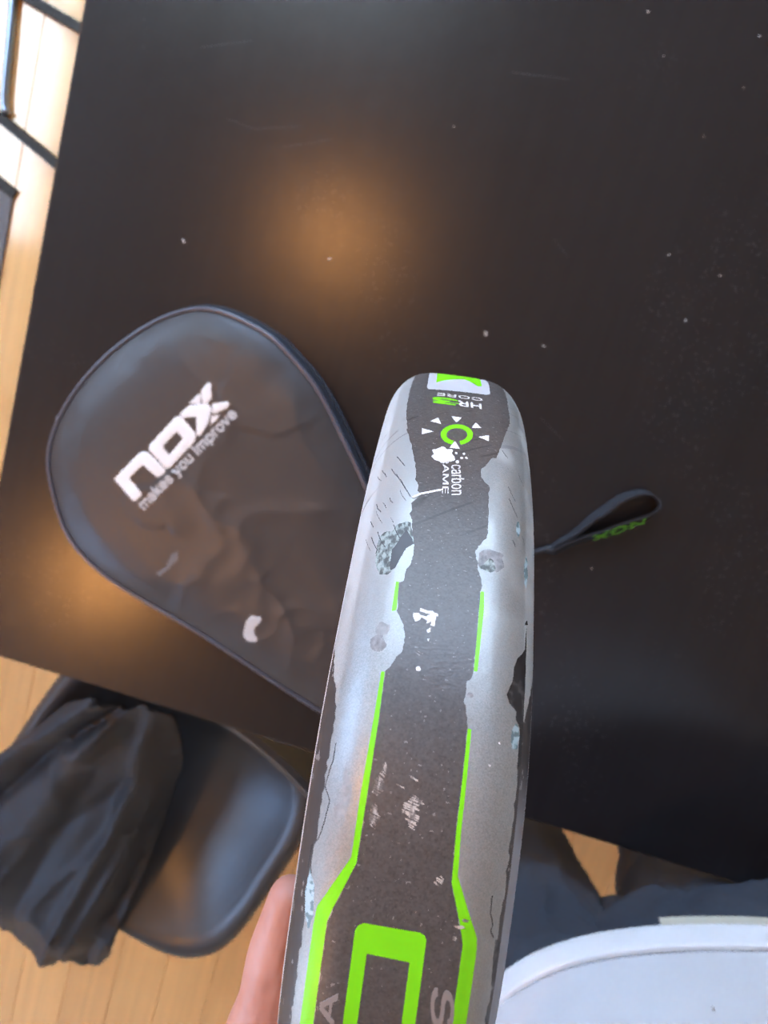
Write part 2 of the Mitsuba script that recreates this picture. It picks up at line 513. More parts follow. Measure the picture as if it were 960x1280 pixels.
principled('mat_table_scratch', (.055, .052, .054), 0.5)
for sc_pts in ([(-.262, .152), (-.235, .150), (-.195, .163)], [(-.205, .142), (-.180, .152), (-.163, .160)], [(.060, .130), (.078, .118)], [(-.300, .205), (-.255, .222)], [(.10, -.03), (.128, -.045)], [(-.02, .255), (.03, .262)]):
    q = LineString(sc_pts).segmentize(.004).buffer(.00022)
    sp_, sf_ = tri_poly(q, .004)
    put('table__tabletop__scratch', (np.c_[sp_, np.full(len(sp_), TT + .00012)], sf_), 'mat_table_scratch', False)
CR = [(0.026, 0.031), (0.082, 0.035), (-0.278, 0.035), (-0.137, 0.057), (0.165, 0.144), (0.177, 0.335), (0.079, 0.33), (0.16, 0.247), (0.196, -0.159), (0.2, 0.093), (-0.057, 0.199), (0.104, 0.3), (0.216, 0.139), (0.179, 0.293)]
CS = [4, 2.2, 4, 3, 2, 2, 2.5, 1.6, 2.0, 2.4, 1.8, 1.4, 2, 1.6]
CL = {0: 'larger pale crumb on the tabletop above the racket tip', 2: 'pale crumb on the tabletop above the bag, left of the lamp glow', 3: 'pale crumb lying within the warm lamp glow on the table',
      8: 'pale crumb on the tabletop just below the wrist strap', 10: 'small pale crumb on the upper middle of the tabletop'}
for ci, ((cx, cy), s) in enumerate(zip(CR, CS)):
    m = trimesh.creation.icosphere(2, 1.0)
    m.vertices *= 1 + 0.5 * (meshkit.noise(m.vertices * 1.3 + cx * 100) - .5)[:, None]
    m.vertices *= np.array([s * .55, s * .3, s * .12]) * 1e-3
    a = RNG.uniform(0, 3.1); m.apply_transform(trimesh.transformations.rotation_matrix(a, [0, 0, 1]))
    m.apply_translation((cx, cy, TT + s * .0001 - m.bounds[0, 2] - s * .0001))
    tag(put('crumb', m, 'mat_crumb', True), CL.get(ci, 'tiny pale speck on the dark tabletop right of and above the racket tip'), 'crumb', None if ci in CL else 'specks on the right of the tabletop')

# outlines of the marks on the racket rim: (along, across) in hundredths of a millimetre
DEC = {
 'bandL': [(-28000,-800),(-20000,-1180),(-17237,-1313),(-15054,-1293),(-13388,-1328),(-12296,-1321),(-11437,-1270),(-10648,-1183),(-9853,-1023),(-9078,-862),(-8580,-804),(-8384,-728),(-8206,-735),(-8121,-660),(-7965,-728),(-7833,-814),(-7643,-784),(-7524,-830),(-7370,-755),(-6954,-711),(-6739,-657),(-6463,-651),(-6286,-667),(-6113,-742),(-5862,-742),(-5819,-841),(-5246,-811),(-5181,-822),(-4922,-657),(-4714,-593),(-4415,-594),(-4253,-698),(-4081,-771),(-3972,-856),(-3138,-842),(-1857,-853),(-1105,-865),(-878,-867),(-39,-1157),(147,-1208),(1927,-1195),(5000,-1190),(12000,-1000),(20000,-1000)],
 'bandR': [(-28000,800),(-20000,1150),(-16500,1230),(-14500,1270),(-12759,1280),(-11902,1280),(-9774,896),(-9738,791),(-9360,657),(-9250,554),(-8939,568),(-8781,634),(-8662,736),(-7408,764),(-7176,757),(-6916,587),(-6753,534),(-6426,601),(-6007,720),(-5856,691),(-4214,670),(-4095,647),(-3991,567),(-3858,568),(-3702,557),(-3391,629),(-3226,645),(-1623,647),(-807,681),(-216,890),(132,990),(1457,1018),(5000,1000),(12000,1000),(20000,1000)],
 'greenL0': [(-5812,-896),(-5819,-841),(-5246,-811),(-5181,-822),(-5160,-894),(-5235,-897)],
 'greenL1': [(-3972,-916),(-3972,-856),(-3138,-842),(-1857,-853),(-1105,-865),(-878,-867),(-39,-1157),(147,-1208),(5000,-1190),(5000,-1450),(299,-1449),(-7,-1429),(-254,-1302),(-953,-962),(-1840,-962),(-3126,-929)],
 'greenR0': [(-5856,691),(-5869,757),(-5517,775),(-4221,735),(-4214,670),(-5500,687)],
 'greenR1': [(-3214,652),(-3217,716),(-1635,727),(-920,766),(-271,1066),(11,1206),(211,1237),(5000,1250),(5000,1005),(132,990),(-216,890),(-807,681),(-1623,647)],
 'U_out': [(5000,-700),(171,-739),(87,-699),(34,-615),(37,290),(75,372),(147,408),(5000,460)],
 'U_in': [(5000,-470),(520,-489),(542,181),(5000,240)],
 'badge': [(-18800,-880),(-13367,-878),(-13231,-842),(-13402,726),(-13551,796),(-18800,830)],
 'ex': [(-18600,-640),(-13962,-657),(-14591,-282),(-15107,119),(-14138,476),(-14228,588),(-18600,640),(-17400,0)],
 'tri1': [(-10682,-843),(-10369,-822),(-10573,-562)],
 'tri2': [(-11103,-678),(-11357,-495),(-10996,-404)],
 'tri3': [(-11518,-186),(-11529,67),(-11189,-49)],
 'tri4': [(-11359,409),(-11005,307),(-11093,554)],
 'tri5': [(-10600,462),(-10776,724),(-10461,723)],
 'tri6': [(-10245,-54),(-9899,-167),(-9903,73)],
 'ring_o': [(-10052,-113),(-10081,-202),(-10141,-279),(-10230,-339),(-10342,-379),(-10471,-395),(-10609,-386),(-10747,-351),(-10874,-293),(-10982,-216),(-11062,-124),(-11107,-25),(-11114,75),(-11082,167),(-11013,247),(-10914,306),(-10792,343),(-10655,354),(-10516,340),(-10382,302),(-10263,242),(-10166,165),(-10096,77)],
 'ring_i': [(-10239,-81),(-10257,-138),(-10294,-188),(-10349,-227),(-10419,-252),(-10500,-261),(-10585,-254),(-10669,-232),(-10747,-194),(-10812,-145),(-10861,-87),(-10888,-24),(-10893,40),(-10875,98),(-10834,149),(-10775,187),(-10701,211),(-10618,219),(-10532,210),(-10449,186),(-10374,148),(-10313,98),(-10268,41)],
 'carbon': [(-9206,-92),(-8202,-25),(-9256,115)],
 'frame': [(-9679,-258),(-8211,-168),(-9716,-108)],
 'Sx': [(856,598),(1522,693),(862,934)],
 'Ax': [(1229,-891),(1859,-890),(1310,-1139)],
 'chipL': [(-6922,-1386),(-7033,-1293),(-7028,-1126),(-7193,-1066),(-7298,-878),(-7287,-777),(-6953,-720),(-6757,-667),(-6617,-800),(-6255,-935),(-6061,-1003),(-5967,-1087),(-5980,-1246),(-6240,-1346),(-6615,-1387)],
 'chipLi': [(-7090,-846),(-6878,-712),(-6757,-667),(-6617,-800),(-6356,-886),(-6114,-953),(-6060,-1033),(-6206,-1060),(-6566,-1067),(-6697,-989),(-6871,-948)],
 'chipR': [(-5474,1750),(-5332,1725),(-4997,1699),(-4844,1613),(-4716,1501),(-4482,1419),(-4215,1406),(-4073,1345),(-3939,1292),(-3805,1363),(-3698,1530),(-3563,1529),(-3438,1643),(-3018,1653),(-2739,1669),(-2789,1750),(-3816,1750),(-4842,1750),(-5395,1750)],
 'crackL': [(-2680,-1554),(-2395,-1529),(-1927,-1636),(-1733,-1482),(-1330,-1544),(-1029,-1605),(-895,-1750),(-500,-1750)],
 'flakeL': [(-524,-1716),(-304,-1551),(161,-1475),(443,-1540),(254,-1664),(-105,-1750)],
 'patchL': [(-2412,-1288),(-2026,-1122),(-1569,-1145),(-1496,-1339),(-1626,-1379),(-1784,-1253),(-2101,-1278)],
 'crackR': [(-638,1396),(-364,1409),(-154,1497),(-57,1456),(78,1540)],
 'patchR': [(121,1619),(211,1750),(447,1750),(1000,1750),(922,1661),(367,1607)],
}
ELL = {
 'blob': (-9549,-286,343,245),
 'scR': (-6611,892,247,242),
 'scR2': (-6475,804,188,139),
 'tealR1': (-7701,1427,219,56),
 'tealR2': (-6760,1683,384,66),
 'greyL': (-4505,-1059,185,134),
 'greyL2': (-4790,-1002,143,114),
 'dot': (-3786,645,48,54),
 'white': (-4107,-289,43,41),
 's1': (-2365,-638,110,51),
 's2': (-2091,-710,158,90),
 's3': (-1646,-690,170,76),
 's4': (-1893,-123,181,153),
 's5': (-1663,-91,145,114),
 't1': (-3253,1539,230,95),
 'm1': (-5284,-226,50,159),
 'm2': (-5104,-398,74,78),
 'm3': (-5113,-136,98,71),
 'm4': (-4926,-161,48,35),
 'n1': (-2140,-381,24,154),
 'n2': (-2284,-164,24,129),
 'n3': (-4394,-319,45,83),
 'd1': (-9707,-9,50,31),
 'd2': (-9721,168,50,31),
 'd3': (-9570,227,48,31),
 'd4': (-9542,121,48,35),
 'd5': (-9359,31,61,40),
 'w1': (-2683,1079,18,20),
 'w2': (-3072,1217,19,22),
 'gs': (-140,895,25,89),
 'gs2': (-250,984,25,52),
 'gs3': (44,844,37,37),
 'f1': (-815,479,61,88),
}

# ------------------------------------------------------------------ racket (built in its own frame: x across the rim, z from the tip to the butt)
RM = np.array([[0.98875, 0.14855, 0.01768, 0.01861], [0.14873, -0.96335, -0.22325, -0.08734], [-0.01613, 0.22337, -0.9746, 1.39248], [0, 0, 0, 1]])
HALF = np.array([[0, 0], [.01927, .0015], [.03669, .0083], [.05519, .0215], [.07505, .0393], [.09142, .0615], [.10395, .0845], [.11045, .106], [.11541, .13],
                 [.12005, .157], [.1172, .186], [.106, .217], [.086, .244], [.06, .267], [.034, .286]])
_o = np.vstack([HALF[:0:-1] * [-1, 1], HALF])
_c = np.r_[0, np.cumsum(np.linalg.norm(np.diff(_o, axis=0), axis=1))]
_sp = CubicSpline(_c, _o)
_f = np.linspace(0, _c[-1], 4001)
_q = _sp(_f)
_u = np.r_[0, np.cumsum(np.linalg.norm(np.diff(_q, axis=0), axis=1))]
_u = _u - np.interp(_c[len(HALF) - 1], _f, _u)
TH, RC = .0190, .0105
VF, VQ = TH - RC, RC * np.pi / 2


def outline(u):
    s = np.interp(u, _u, _f)
    d = _sp(s, 1)
    d = d / np.linalg.norm(d, axis=-1, keepdims=True)
    return _sp(s), np.stack([d[..., 1], -d[..., 0]], -1)


def rim(u, v, off=0.0):
    """point of the rim at arc length u from the tip and v across it, `off` outside the surface"""
    p, nn = outline(u)
    a, sg = np.abs(v), np.sign(v)
    th = np.clip((a - VF) / RC, 0, np.pi / 2)
    over = np.maximum(a - VF - VQ, 0)
    x = np.minimum(a, VF) + RC * np.sin(th)
    ins = RC * (1 - np.cos(th)) + over + .0009 * np.minimum(a / TH, 1) ** 2
    nx, no = sg * np.sin(th), np.cos(th)
    y = p[..., 0] + nn[..., 0] * (-ins + off * no)
    z = p[..., 1] + nn[..., 1] * (-ins + off * no)
    return np.stack([sg * x + off * nx, y, z], -1)


def rw(p): return np.asarray(p, float) @ RM[:3, :3].T + RM[:3, 3]


tag('racket', 'worn silver and dark grey padel racket with green lines, held edge on towards the viewer', 'racket')
Ug, Vg = np.meshgrid(np.linspace(_u[0], _u[-1], 520), np.r_[np.linspace(-.036, -.0255, 4), np.linspace(-.025, .025, 67), np.linspace(.0255, .036, 4)], indexing='ij')
nu, nv = Ug.shape
gi = np.arange(nu * nv).reshape(nu, nv)
gf = np.vstack([np.stack([gi[:-1, :-1], gi[1:, :-1], gi[1:, 1:]], -1).reshape(-1, 3), np.stack([gi[:-1, :-1], gi[1:, 1:], gi[:-1, 1:]], -1).reshape(-1, 3)])
gv = rw(rim(Ug.ravel(), Vg.ravel()))
tip_out = rw([0, 0, 0]) - rw([0, 0, .1])
n0 = np.cross(gv[gf[3000, 1]] - gv[gf[3000, 0]], gv[gf[3000, 2]] - gv[gf[3000, 0]])
mid_f = gf[len(gf) // 4]
n0 = np.cross(gv[mid_f[1]] - gv[mid_f[0]], gv[mid_f[2]] - gv[mid_f[0]])
FLIP = n0 @ (gv[mid_f[0]] - rw([0, 0, .15])) < 0
if FLIP: gf = gf[:, ::-1]
RIMKEY = put('racket__rim', (gv, gf), 'mat_silver', True, uv=np.stack([Ug.ravel(), Vg.ravel()], 1))


def decal(name, poly, mat, level, edge=0.0018, label=None):
    """a thin film of paint, print or a laid-open layer on the rim: poly in (u, v) metres"""
    poly = poly.buffer(0)
    p, f = tri_poly(poly, edge)
    v = rw(rim(p[:, 0], p[:, 1], 0.00008 * level))
    n = np.cross(v[f[:, 1]] - v[f[:, 0]], v[f[:, 2]] - v[f[:, 0]])
    c = v[f].mean(1)
    up, nn = outline(p[f].mean(1)[:, 0])
    o = np.stack([0 * up[:, 0], nn[:, 0], nn[:, 1]], 1) @ RM[:3, :3].T + np.sign(p[f].mean(1)[:, 1])[:, None] * RM[:3, 0] * 0.2
    flip = (n * o).sum(1) < 0
    f = np.where(flip[:, None], f[:, ::-1], f)
    k = put('racket__rim__' + name, (v, f), mat, True, uv=p)
    if label: labels[k] = {'label': label}
    return k


def dp(k): return np.array(DEC[k], float) * 1e-5


def ell(k, amp=0.25, grow=1.0):
    u, v, a, b = np.array(ELL[k], float) * 1e-5
    t = np.linspace(0, 2 * np.pi, 49)[:-1]
    q = np.stack([u + a * grow * np.cos(t), v + b * grow * np.sin(t)], 1)
    seed = abs(hash(ELL[k])) % 1000 if False else int(abs(ELL[k][0]) % 997)
    return Polygon(rough_edge(q, min(a, b) * amp, min(a, b) * 0.3, seed)).buffer(0)


def line_poly(pts, w): return LineString(pts).buffer(w, cap_style='round')


band = Polygon(np.vstack([rough_edge(dp('bandL'), .00042, .0004, 3, False), rough_edge(dp('bandR'), .00042, .0004, 5, False)[::-1]])).buffer(0)
blob = ell('blob', 0.6)
decal('grey_print', band, 'mat_band', 1, 0.0011, 'dark grey flecked band printed along the middle of the rim')
for k in ('greenL0', 'greenL1', 'greenR0', 'greenR1'):
    decal('green_line', Polygon(dp(k)), 'mat_green', 2, 0.0010, 'bright green line along the edge of the grey band')
uo = Polygon(dp('U_out')).buffer(-.0004).buffer(.0004)
decal('green_frame', uo.difference(Polygon(dp('U_in')).buffer(0.00012)), 'mat_green', 2, 0.0010, 'bright green open frame printed at the near end of the rim')
bd = Polygon(dp('badge')).buffer(-.0004).buffer(.0004)
decal('badge', bd, 'mat_badge', 2, 0.0009, 'pale grey badge at the far end of the rim')
decal('badge_mark', Polygon(dp('ex')), 'mat_green', 3, 0.0008)
decal('ring_print', unary_union([Polygon(dp('ring_o')), ]).difference(Polygon(dp('ring_i'))) if False else
      Polygon(np.vstack([dp('ring_o'), dp('ring_i')[::-1]])), 'mat_green', 2, 0.0006, 'green open ring printed on the grey band')
for k in range(1, 7): decal('triangle_print', Polygon(dp('tri%d' % k)), 'mat_white_print', 2, 0.0008)


def rim_text(name, text, p0, p1, p2, mat, bold=False, level=2):
    m = meshkit.text_mesh(text, 1.0, depth=0.0001, bold=bold)
    v = np.array(m.vertices)
    w, x0 = np.ptp(v[:, 0]), v[:, 0].min()
    p0, p1, p2 = (np.array(q) * 1e-5 for q in (p0, p1, p2))
    t = p0 + ((v[:, :1] - x0) / w) * (p1 - p0) + v[:, 1:2] * (p2 - p0)
    q = rw(rim(t[:, 0], t[:, 1], 0.00008 * level + v[:, 2]))
    put('racket__rim__' + name, (q, m.faces), mat, False)


rim_text('lettering', 'HR', (-12563, 545), (-12565, -40), (-12225, 560), 'mat_white_print', True)
rim_text('lettering', '3', (-12640, -60), (-12645, -700), (-12225, -60), 'mat_green', True)
decal('lettering_stripe', line_poly([(-.1256, -.0006), (-.1254, -.0064)], .00022), 'mat_green', 2, .0006)
decal('lettering_stripe', line_poly([(-.1239, .0000), (-.1237, -.0066)], .00022), 'mat_green', 2, .0006)
rim_text('lettering', 'CORE', (-13000, 580), (-12985, -590), (-12790, 580), 'mat_white_print')
rim_text('lettering', 'carbon', (-9206, -92), (-8202, -25), (-9270, 175), 'mat_white_print')
rim_text('lettering', 'FRAME', (-9720, -300), (-8211, -225), (-9740, -172), 'mat_white_print')
rim_text('lettering', 'S', (856, 590), (1530, 690), (862, 940), 'mat_grey_print', True)
rim_text('lettering', 'MA', (2600, -870), (1225, -870), (2600, -1125), 'mat_grey_print', True)
for k in ('d1', 'd2', 'd3', 'd4', 'd5'): decal('dot_print', ell(k, 0.05), 'mat_white_print', 2, .0005)
decal('scuff', blob, 'mat_white_print', 3, 0.0009, 'rubbed white patch beside the lettering')
decal('scuff', line_poly([(-.0800, -.0080), (-.0812, -.0066), (-.0832, -.0025)], .00028), 'mat_white_print', 3, .0006)
decal('scuff', ell('white', 0.3), 'mat_white_print', 3, 0.0006)


def nick(px, seed, amp=.0003):
    q = np.array([(-.0511 + b * .000167, -.0023 + a * .000145) for a, b in px])
    return Polygon(rough_edge(q, amp, .0003, seed)).buffer(0)


decal('scuff', unary_union([nick([(-11, -11), (12, -7), (12, -4), (-11, -7)], 1), nick([(-18, -4), (-13, -5), (-8, -1), (-9, 3), (-15, 6), (-18, 2)], 2), nick([(-9, -3), (0, 0), (0, 3), (-9, 0)], 3),
                            nick([(-1, -2), (4, -6), (9, -7), (10, 2), (9, 9), (4, 8), (5, 3), (-1, 7)], 4), nick([(1, 14), (5, 12), (6, 16), (2, 18)], 5), nick([(2, 25), (5, 25), (4, 28)], 6, .0001)]), 'mat_white_print', 3, 0.0005, 'white scratched nick in the grey band')
rs_ = np.random.default_rng(23)
for k in range(26):
    u0, v0_ = rs_.uniform(-.103, -.070), rs_.uniform(-.0185, -.0098) if k < 20 else rs_.uniform(.010, .0165)
    l_ = rs_.uniform(.0012, .0052)
    pts = [(u0, v0_), (u0 + l_ * .5, v0_ + l_ * .22 + rs_.normal(0, .00008)), (u0 + l_, v0_ + l_ * .5)]
    decal('scratch', LineString(pts).buffer(rs_.uniform(.00004, .00010)), 'mat_primer', 1, .0006)
for k in ('s1', 's2', 's3', 's4', 's5', 'n1', 'n2', 'n3', 'f1'):
    q = ell(k, 0.9)
    # a rub is a bundle of short strokes across the print
    st = []
    b = q.bounds
    for i in range(int((b[2] - b[0]) / .00035)):
        uu = b[0] + (i + .5) * .00035
        cut = q.intersection(LineString([(uu - .0006, b[1] - .001), (uu + .0006, b[3] + .001)]))
        if cut.is_empty: continue
        s, e = cut.bounds[1], cut.bounds[3]
        s += RNG.uniform(0, .3) * (e - s); e -= RNG.uniform(0, .3) * (e - s)
        if e > s: st.append(LineString([(uu - .0002, s), (uu + .0002, e)]).buffer(RNG.uniform(.00007, .00016)))
    if st: decal('rub_mark', unary_union(st), 'mat_rub', 3, 0.0008)
for k in ('gs', 'gs2', 'gs3'): decal('rub_mark', ell(k, 0.7), 'mat_rub', 3, 0.0006)
cl = Polygon(rough_edge(dp('chipL'), .0004, .0006, 11)).buffer(0)
decal('chip', cl, 'mat_chipped', 1, 0.0009, 'chipped paint baring a dull green undercoat')
decal('chip', Polygon(rough_edge(dp('chipLi'), .00008, .0006, 12)).buffer(0).intersection(cl.buffer(.0003)), 'mat_primer', 2, 0.0009, 'smooth dark bare patch in the chip')
decal('chip', Polygon(rough_edge(dp('chipR'), .00018, .0006, 13)).buffer(0), 'mat_carbon', 1, 0.0009, 'large black chip baring the carbon at the rim edge')
decal('chip', Polygon([(-.0550, .0166), (-.0566, .0175), (-.0558, .0180)]), 'mat_carbon', 1, .0006)
decal('chip', Polygon(rough_edge(dp('patchR'), .0002, .0005, 14)).buffer(0), 'mat_carbon', 1, 0.0009)
decal('chip', ell('scR', 0.6), 'mat_dull', 1, 0.0008); decal('chip', ell('scR2', 0.9, 0.8), 'mat_chipped', 2, 0.0007)
decal('chip', ell('greyL', 0.6), 'mat_dull', 1, 0.0009, 'dull grey round scrape'); decal('chip', ell('greyL2', 0.7), 'mat_dull_pale', 1, 0.0009)
decal('chip', ell('dot', 0.3), 'mat_dull', 2, 0.0005)
decal('chip', ell('tealR1', 0.5), 'mat_teal', 1, 0.0007); decal('chip', ell('tealR2', 0.5), 'mat_teal', 1, 0.0007); decal('chip', ell('t1', 0.4), 'mat_teal', 2, 0.0007)
decal('chip', Polygon(rough_edge(dp('flakeL'), .0003, .0004, 15)).buffer(0), 'mat_teal', 1, 0.0007)
decal('chip', Polygon(rough_edge(dp('patchL'), .0008, .0005, 16)).buffer(0), 'mat_dull_pale', 1, 0.0008)
decal('crack', LineString(rough_edge(dp('crackL'), .0003, .0006, 17, False)).buffer(.00010), 'mat_carbon', 2, .0006, 'hairline crack in the silver lacquer')
decal('crack', LineString(rough_edge(dp('crackR'), .0003, .0006, 18, False)).buffer(.00011), 'mat_carbon', 2, .0006)
for k in ('w1', 'w2'): decal('fleck', ell(k, 0.1), 'mat_white_print', 1, .0004)

# hitting faces with their holes, the open throat and the core between them
uu = np.linspace(_u[0], _u[-1], 240)
pp, nn = outline(uu)
inner = Polygon(pp - nn * 0.0105).buffer(0)
holes = []
for iy in range(-4, 5):
    for iz in range(0, 9):
        yy, zz = iy * .021, .055 + iz * .018
        if inner.buffer(-.026).contains(Point(yy, zz)) and zz < .205: holes.append(Point(yy, zz).buffer(.006, 10))
heart = Polygon([(-.040, .232), (.040, .232), (.010, .272), (-.010, .272)]).buffer(.004)
plate = inner.difference(unary_union(holes)).difference(heart)
mm = trimesh.creation.extrude_polygon(plate, 2 * TH - .0006, engine='earcut')
v = mm.vertices.copy()
mm.vertices = rw(np.stack([v[:, 2] - TH + .0003, v[:, 0], v[:, 1]], 1)); mm.fix_normals()
labels[put('racket__hitting_face', mm, 'mat_face', False)] = {'label': 'black drilled hitting face'}
ang = np.linspace(0, 2 * np.pi, 25)[:-1]


def oct_ring(z, a, b): return rw(np.stack([a * np.sign(np.cos(ang)) * np.abs(np.cos(ang)) ** .6, b * np.sign(np.sin(ang)) * np.abs(np.sin(ang)) ** .6, np.full(24, z)], 1))


put('racket__handle', loft([oct_ring(.270, .0165, .030), oct_ring(.290, .0155, .024), oct_ring(.310, .0145, .0175), oct_ring(.315, .0145, .0165)]), 'mat_face', 40)
gr = []
for i in range(60):
    z = .315 + i * .13 / 59
    d = .0011 * (((z - .315) / .0145) % 1.0)
    gr.append(oct_ring(z, .0150 + d, .0168 + d))
put('racket__handle__grip', loft(gr), 'mat_grip', 25)
put('racket__handle__butt_cap', loft([oct_ring(.443, .0170, .0190), oct_ring(.448, .0178, .0205), oct_ring(.454, .0172, .0200), oct_ring(.456, .015, .018)]), 'mat_face', 40)

# wrist strap: a cord from the butt down to the table, then a webbing loop that stands on its edge
st = np.array([(0.1503, -0.152), (0.1577, -0.1397), (0.1663, -0.1296), (0.1733, -0.1175), (0.1797, -0.1061), (0.1831, -0.1022), (0.1899, -0.0929), (0.1968, -0.0827), (0.2038, -0.0765), (0.2143, -0.0702),
               (0.2235, -0.0698), (0.2303, -0.0733), (0.2321, -0.0784), (0.2287, -0.0843), (0.2167, -0.0944), (0.2009, -0.1055), (0.1854, -0.1179), (0.1694, -0.1294), (0.1594, -0.14), (0.1524, -0.1505)])
tt = np.r_[0, np.cumsum(np.linalg.norm(np.diff(st, axis=0), axis=1))]
qs = np.linspace(0, tt[-1], 90)
sx = make_interp_spline(tt, st, k=3)(qs)
# the side with the print leans outwards, the far side stands upright
lean = np.interp(qs / tt[-1], [0, .3, .5, .62, .72, 1], [-.001, -.002, .001, .011, .013, .008])
dirn = np.array([0.60, -0.80])
bot = sx + dirn * lean[:, None]
bot_z = TT + .0006
th2 = np.gradient(sx, axis=0); th2 /= np.linalg.norm(th2, axis=1, keepdims=True)
nrm2 = np.stack([-th2[:, 1], th2[:, 0]], 1) * .0009
rings = []
for i in range(len(qs)):
    h = np.interp(qs[i] / tt[-1], [0, .08, .25, .9, 1], [.006, .012, .022, .022, .010])
    t_, b_ = np.r_[sx[i], TT + h], np.r_[bot[i], bot_z]
    n_ = np.r_[nrm2[i], 0]
    rings.append([t_ + n_, (t_ + b_) / 2 + n_ * 1.15, b_ + n_, b_ - n_, (t_ + b_) / 2 - n_ * 1.15, t_ - n_])
STRAP = put('racket__wrist_strap', loft(rings), 'mat_webbing', 35)
labels[STRAP] = {'label': 'black webbing wrist strap looped on the tabletop with green print'}
butt = rw([0, 0, .456])
put('racket__wrist_strap__cord', tube([butt, butt + [.01, .005, -.06], (.075, -.185, TT + .06), (.110, -.176, TT + .008), (.1357, -.1585, TT + .006), (.1440, -.1530, TT + .006), (.1515, -.151, TT + .006)], .0026, 10, sub=50), 'mat_webbing', True)
kn = trimesh.creation.icosphere(2, 1.0); kn.vertices *= [.0065, .0045, .0045]; kn.apply_translation((.150, -.1515, TT + .0052))
put('racket__wrist_strap__knot', kn, 'mat_webbing', True)
# print on the leaning side, upside down to the viewer
m = meshkit.text_mesh('NOX', 1.0, depth=0.0003, bold=True)
v = np.array(m.vertices); v[:, 0] = (v[:, 0] - v[:, 0].min()) / np.ptp(v[:, 0])
i0, i1 = .610, .830


def strap_pt(s, h):
    k = np.clip(s, 0, 1) * tt[-1]
    t_ = np.stack([np.interp(k, qs, sx[:, 0]), np.interp(k, qs, sx[:, 1]), np.full_like(k, TT + .022)], 1)
    b_ = np.stack([np.interp(k, qs, bot[:, 0]), np.interp(k, qs, bot[:, 1]), np.full_like(k, bot_z)], 1)
    return b_ + (t_ - b_) * h[:, None]


sv = i0 + .0 * v[:, 0] + (i1 - i0) * v[:, 0]
q = strap_pt(sv, 0.92 - 0.78 * v[:, 1])
q[:, :2] += dirn * (.0014 + v[:, 2:3]); q[:, 2] += .0012
put('racket__wrist_strap__lettering', (q, m.faces), 'mat_green_print', False)

# ------------------------------------------------------------------ racket bag
BL = [(-0.259, -0.03), (-0.296, -0.063), (-0.333, -0.118), (-0.35, -0.167), (-0.351, -0.202), (-0.338, -0.237), (-0.318, -0.27), (-0.289, -0.293), (-0.268, -0.303), (-0.222, -0.317), (-0.171, -0.33), (-0.124, -0.344), (-0.072, -0.361), (-0.025, -0.375)]
BR = [(-0.233, -0.018), (-0.189, -0.019), (-0.158, -0.028), (-0.139, -0.039), (-0.119, -0.052), (-0.095, -0.074), (-0.074, -0.097), (-0.044, -0.132)]
BE = [(0.02, -0.207), (0.075, -0.272), (.100, -.312), (.108, -.350), (.095, -.385), (.060, -.396), (.02, -.388)]
loop = np.array(BR + BE + BL[::-1])
tl = np.r_[0, np.cumsum(np.linalg.norm(np.diff(np.vstack([loop, loop[:1]]), axis=0), axis=1))]
bag = CubicSpline(tl, np.vstack([loop, loop[:1]]), bc_type='periodic')(np.linspace(0, tl[-1], 241)[:-1])
bag = np.array(Polygon(bag).buffer(0.004).buffer(-0.004).exterior.segmentize(.004).coords)[:-1]
bpoly = Polygon(bag)
bn = np.roll(bag, -1, 0) - np.roll(bag, 1, 0); bn /= np.linalg.norm(bn, axis=1, keepdims=True)
bn = np.stack([bn[:, 1], -bn[:, 0]], 1)
if not bpoly.contains(Point(*(bag[10] - bn[10] * .003))): bn = -bn
BTREE = cKDTree(np.array(bpoly.exterior.segmentize(.001).coords))
tag('racket_bag', 'black padel racket bag with white lettering lying flat on the table', 'bag')
RIMZ = TT + .040


def bag_z(p):
    """height of the puffed, slightly crumpled top"""
    p = np.atleast_2d(p)
    d = np.maximum(BTREE.query(p)[0] - .004, 0)
    z = RIMZ + .013 * (1 - np.exp(-d / .020)) + .006 * (1 - np.exp(-d / .09))
    q = np.c_[p * 9.0, np.full(len(p), 1.7)]
    w = meshkit.fbm(q, 3, seed=5) - .5
    fade = 1 - np.exp(-d / .03)
    z += fade * .0032 * w
    a = p @ np.array([.72, -.69]); b = p @ np.array([.69, .72])
    r = 1 - np.abs(2 * meshkit.fbm(np.c_[a * 8, b * 17, a * 0 + 3.0], 2, seed=8) - 1)
    z += fade * .0018 * (r ** 4)
    r2 = 1 - np.abs(2 * meshkit.fbm(np.c_[a * 26, b * 14, a * 0 + 9.0], 2, seed=21) - 1)
    z += fade * .0015 * (r2 ** 4) * (meshkit.fbm(np.c_[p * 14, d * 0 + 4.0], 2, seed=2) > .45)
    rim_w = np.exp(-((d - .018) / .012) ** 2)
    z += rim_w * .0022 * (meshkit.fbm(np.c_[p * 45, d * 0 + 2.0], 2, seed=12) - .5)
    return z


